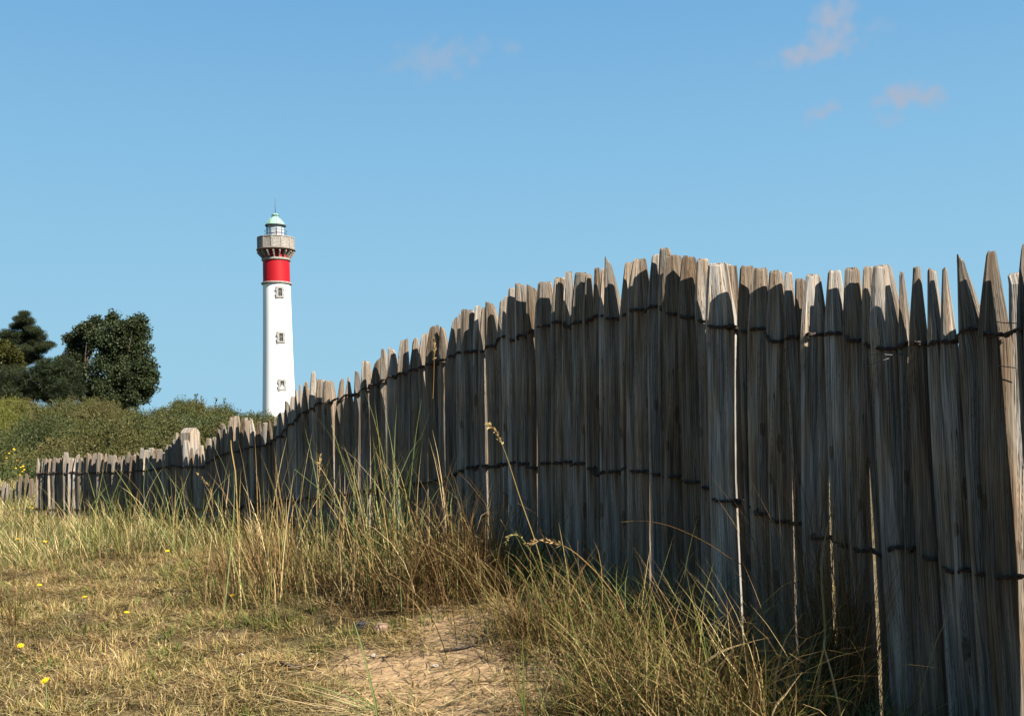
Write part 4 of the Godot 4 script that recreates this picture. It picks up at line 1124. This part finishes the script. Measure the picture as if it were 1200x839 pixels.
func build_flowers() -> void:
	var spots = [[45.6, 686, 702, "yellow flower beside the thin dark weed", 1.0], [98.7, 700, 716, "orange yellow flower over matted straw", 1.0], [148, 718, 730, "small yellow flower low in the trampled turf", 0.9], [272, 698, 716, "yellow flower beside the small dark green tuft", 0.9], [23.5, 757, 772, "yellow flower on short turf below the dark weed", 1.0], [52.7, 798, 850, "yellow flower on a tall bare stem", 1.05], [195.6, 646, 668, "yellow flower in the marram along the far palings", 1.0], [52, 635, 655, "yellow flower among pale dry grass", 1.1], [20, 632, 652, "pale yellow flower among pale dry grass", 1.1]]
	for q in spots:
		flower(q[0], q[1], ground_px(q[0] - 3.0, q[2]), q[3], q[4], "single yellow flowers in the turf", 1)
	# taller yellow weeds by the far end of the fence
	for q in [[44, 572, 606, "yellow flowered weed before the end of the long fence"], [35, 590, 612, "leafy yellow weed between the two fences"], [58, 583, 610, "yellow weed against the first palings of the long fence"], [22, 592, 614, "low yellow weed before the sunken palings"]]:
		flower(q[0], q[1], ground_px(q[0], q[2]), q[3], 1.0, "yellow weeds by the fence end", 7)
	for q in [[10, 527, "yellow flowering stems in the scrub behind the fence"], [22, 548, "small yellow flowering stems low in the scrub"]]:
		var p := P(q[0], q[1], 17.0)
		flower(q[0], q[1], gp(p.x, p.z), q[2], 1.5, "yellow weeds by the fence end", 6)

func flower(px: float, py: float, base: Vector3, label: String, sc: float, group: String, heads: int) -> void:
	var root := thing("yellow_flower", base, label, "flower", group)
	var d := -base.z
	for hnum in heads:
		var tip := P(px, py, d) - base
		if heads > 1: tip += Vector3(rng.randf_range(-0.09, 0.09), rng.randf_range(-0.12, 0.02), rng.randf_range(-0.06, 0.06)) * sc
		var st := begin(); tube(st, curve_points([Vector3(rng.randf_range(-0.01, 0.01), -0.02, 0), tip * 0.5 + Vector3(0.01, 0, 0.01), tip], 4), 0.0022, 0.0016, 5)
		part("stem", done(st), M.stem, root)
		var r := 0.0145 * sc * (1.0 if heads == 1 else 0.9)
		var face := Basis.from_euler(Vector3(rng.randf_range(0.2, 0.7), rng.randf_range(-0.8, 0.8), 0))
		var s := Strips.new()
		for ring in 2:
			for i in 13:
				var a := TAU * (i + ring * 0.5) / 13.0
				var o := face * Vector3(cos(a), 0.18 + ring * 0.3, sin(a)) * r * (1.0 - ring * 0.3)
				s.leaf(tip, o, (face * Vector3(-sin(a), 0, cos(a))) * r * 0.2, Color.WHITE)
		var pet := part("petals", s.mesh(), M.petal, root)
		var cm := lathe([[r * 0.42, 0.0], [r * 0.36, r * 0.3], [0.0, r * 0.42]], 8, true)
		var c := part("centre", cm, M.flower_centre, pet, tip)
		c.basis = face
	if heads > 1:
		var s := Strips.new()
		for i in 90:
			var p := Vector3(rng.randf_range(-0.08, 0.08), rng.randf_range(0.0, 1.0) * (P(px, py, d).y - base.y), rng.randf_range(-0.06, 0.06)) * Vector3(sc, 0.9, sc)
			var a := rng.randf() * TAU
			s.leaf(p, Vector3(cos(a), 0.3, sin(a)) * 0.035, Vector3(-sin(a), 0.2, cos(a)) * 0.007, Color(0.09, 0.105, 0.03) * rng.randf_range(0.7, 1.3))
		part("leaves", s.mesh(), M.leaf, root)

func rock_mesh(size: Vector3, sd: int) -> ArrayMesh:
	var n := FastNoiseLite.new(); n.seed = sd; n.frequency = 0.8
	var st := begin(false)
	var g := []
	for i in 7:
		var row := []
		for j in 10:
			var la := -PI / 2.0 + PI * i / 6.0; var lo := TAU * j / 10.0
			var p := Vector3(cos(la) * cos(lo), sin(la), cos(la) * sin(lo))
			row.append(p * (1.0 + 0.45 * n.get_noise_3dv(p * 1.4)) * size * 0.5)
		g.append(row)
	for i in 6:
		for j in 10:
			quad(st, g[i][j], g[i + 1][j], g[i + 1][(j + 1) % 10], g[i][(j + 1) % 10])
	return done(st)

func build_litter() -> void:
	var p := ground_px(444, 742)
	var o := part("stone_fragment", rock_mesh(Vector3(0.07, 0.045, 0.05), 3), M.brick_pink, self, p + Vector3(0.01, 0.012, 0)); tag(o, "broken pink stone on the sand below the marram clump", "stone")
	p = ground_px(424, 737)
	o = part("charred_lump", rock_mesh(Vector3(0.05, 0.035, 0.04), 6), M.char, self, p + Vector3(0, 0.012, 0)); tag(o, "small black charred lump beside the broken pink stone", "stone")
	for q in [[438, 770, "small white shell on the sand near the pink stone"], [282, 769, "white shell on the trampled turf"], [510, 782, "flat pale shell bit amid the bare sand"]]:
		p = ground_px(q[0], q[1])
		o = part("shell_fragment", rock_mesh(Vector3(0.02, 0.01, 0.014), int(q[0])), M.shell, self, p + Vector3(0, 0.005, 0)); tag(o, q[2], "shell", "shell bits on the ground")
	p = ground_px(587, 744)
	var s := Strips.new()
	for i in 3: s.leaf(Vector3(-0.03 + i * 0.012, 0.008 + i * 0.004, 0), Vector3(0.045, 0.012, -0.01 + i * 0.01), Vector3(0.002, 0.006, 0.008), Color.WHITE)
	o = part("red_leaf", s.mesh(), M.red_leaf, self, p); tag(o, "small red dried leaf on the bare sand", "leaf")
	for q in [[[328, 779], [345, 785], [362, 783], [382, 779], "thin grey twig with a pale broken end on the turf"], [[520, 765], [545, 762], [570, 752], [592, 748], "dark root strand crossing the bare sand"]]:
		var pts := []
		for i in 4: pts.append(ground_px(q[i][0], q[i][1]) + Vector3(0, 0.01, 0))
		var b: Vector3 = pts[0]
		for i in 4: pts[i] -= b
		var st := begin(); tube(st, curve_points(pts, 5), 0.005, 0.0025, 6)
		o = part("twig", done(st), M.bark, self, b); tag(o, q[4], "twig", "twigs on the ground")

# ---------------------------------------------------------------- far side
func build_car() -> void:
	var d := 78.0
	var a := P(1190, 533, d)
	var base := Vector3(a.x + 2.1, ground(a.x + 2.1, -d), -d)
	var t := thing("parked_car", base, "white parked car far behind the near end of the fence", "car")
	var st := begin(false)
	var prof := [Vector2(-2.05, 0.35), Vector2(-2.08, 0.85), Vector2(-1.95, 1.0), Vector2(-1.75, 1.38), Vector2(-1.2, 1.48), Vector2(0.2, 1.45), Vector2(0.95, 1.0), Vector2(1.95, 0.82), Vector2(2.08, 0.6), Vector2(2.05, 0.35)]
	for i in prof.size():
		var j := (i + 1) % prof.size()
		var p: Vector2 = prof[i]; var q: Vector2 = prof[j]
		quad(st, Vector3(p.x, p.y, 0.82), Vector3(q.x, q.y, 0.82), Vector3(q.x, q.y, -0.82), Vector3(p.x, p.y, -0.82))
	for z in [0.82, -0.82]:
		for i in range(1, prof.size() - 1):
			tri(st, Vector3(prof[0].x, prof[0].y, z), Vector3(prof[i].x, prof[i].y, z), Vector3(prof[i + 1].x, prof[i + 1].y, z))
	part("body", done(st), M.car_paint, t)
	for x in [-1.3, 1.3]:
		for z in [0.74, -0.74]:
			var wst := begin(false); tube(wst, [Vector3(x, 0.31, z - 0.1), Vector3(x, 0.31, z + 0.1)], 0.31, 0.31, 18)
			var wh := part("wheel", done(wst), M.tyre, t)
			var rst := begin(false); tube(rst, [Vector3(x, 0.31, z - 0.105), Vector3(x, 0.31, z + 0.105)], 0.18, 0.18, 12)
			part("rim", done(rst), M.grey_wire, wh)
	for w in [[-1.15, 0.55], [-0.2, 0.8]]:
		part("window", box_mesh(Vector3(w[0], 1.2, 0.0), Vector3(w[1], 0.34, 1.66)), M.dark_pane, t)
	for z in [0.6, -0.6]:
		part("tail_lamp", box_mesh(Vector3(-2.06, 0.82, z), Vector3(0.08, 0.3, 0.46)), M.red_lamp, t)
	var pd := 40.0
	var pp := P(1197.5, 497, pd); var g := ground(pp.x, pp.z)
	var post := thing("marker_post", Vector3(pp.x, g, pp.z), "thin white marker post in front of the white car", "post")
	var ps := begin(); tube(ps, [Vector3(0, -0.1, 0), Vector3(0, pp.y - g, 0)], 0.03, 0.03, 8)
	part("pole", done(ps), M.white_paint, post)
	part("cap", lathe([[0.045, pp.y - g - 0.02], [0.05, pp.y - g + 0.03], [0.0, pp.y - g + 0.06]], 10), M.white_paint, post)
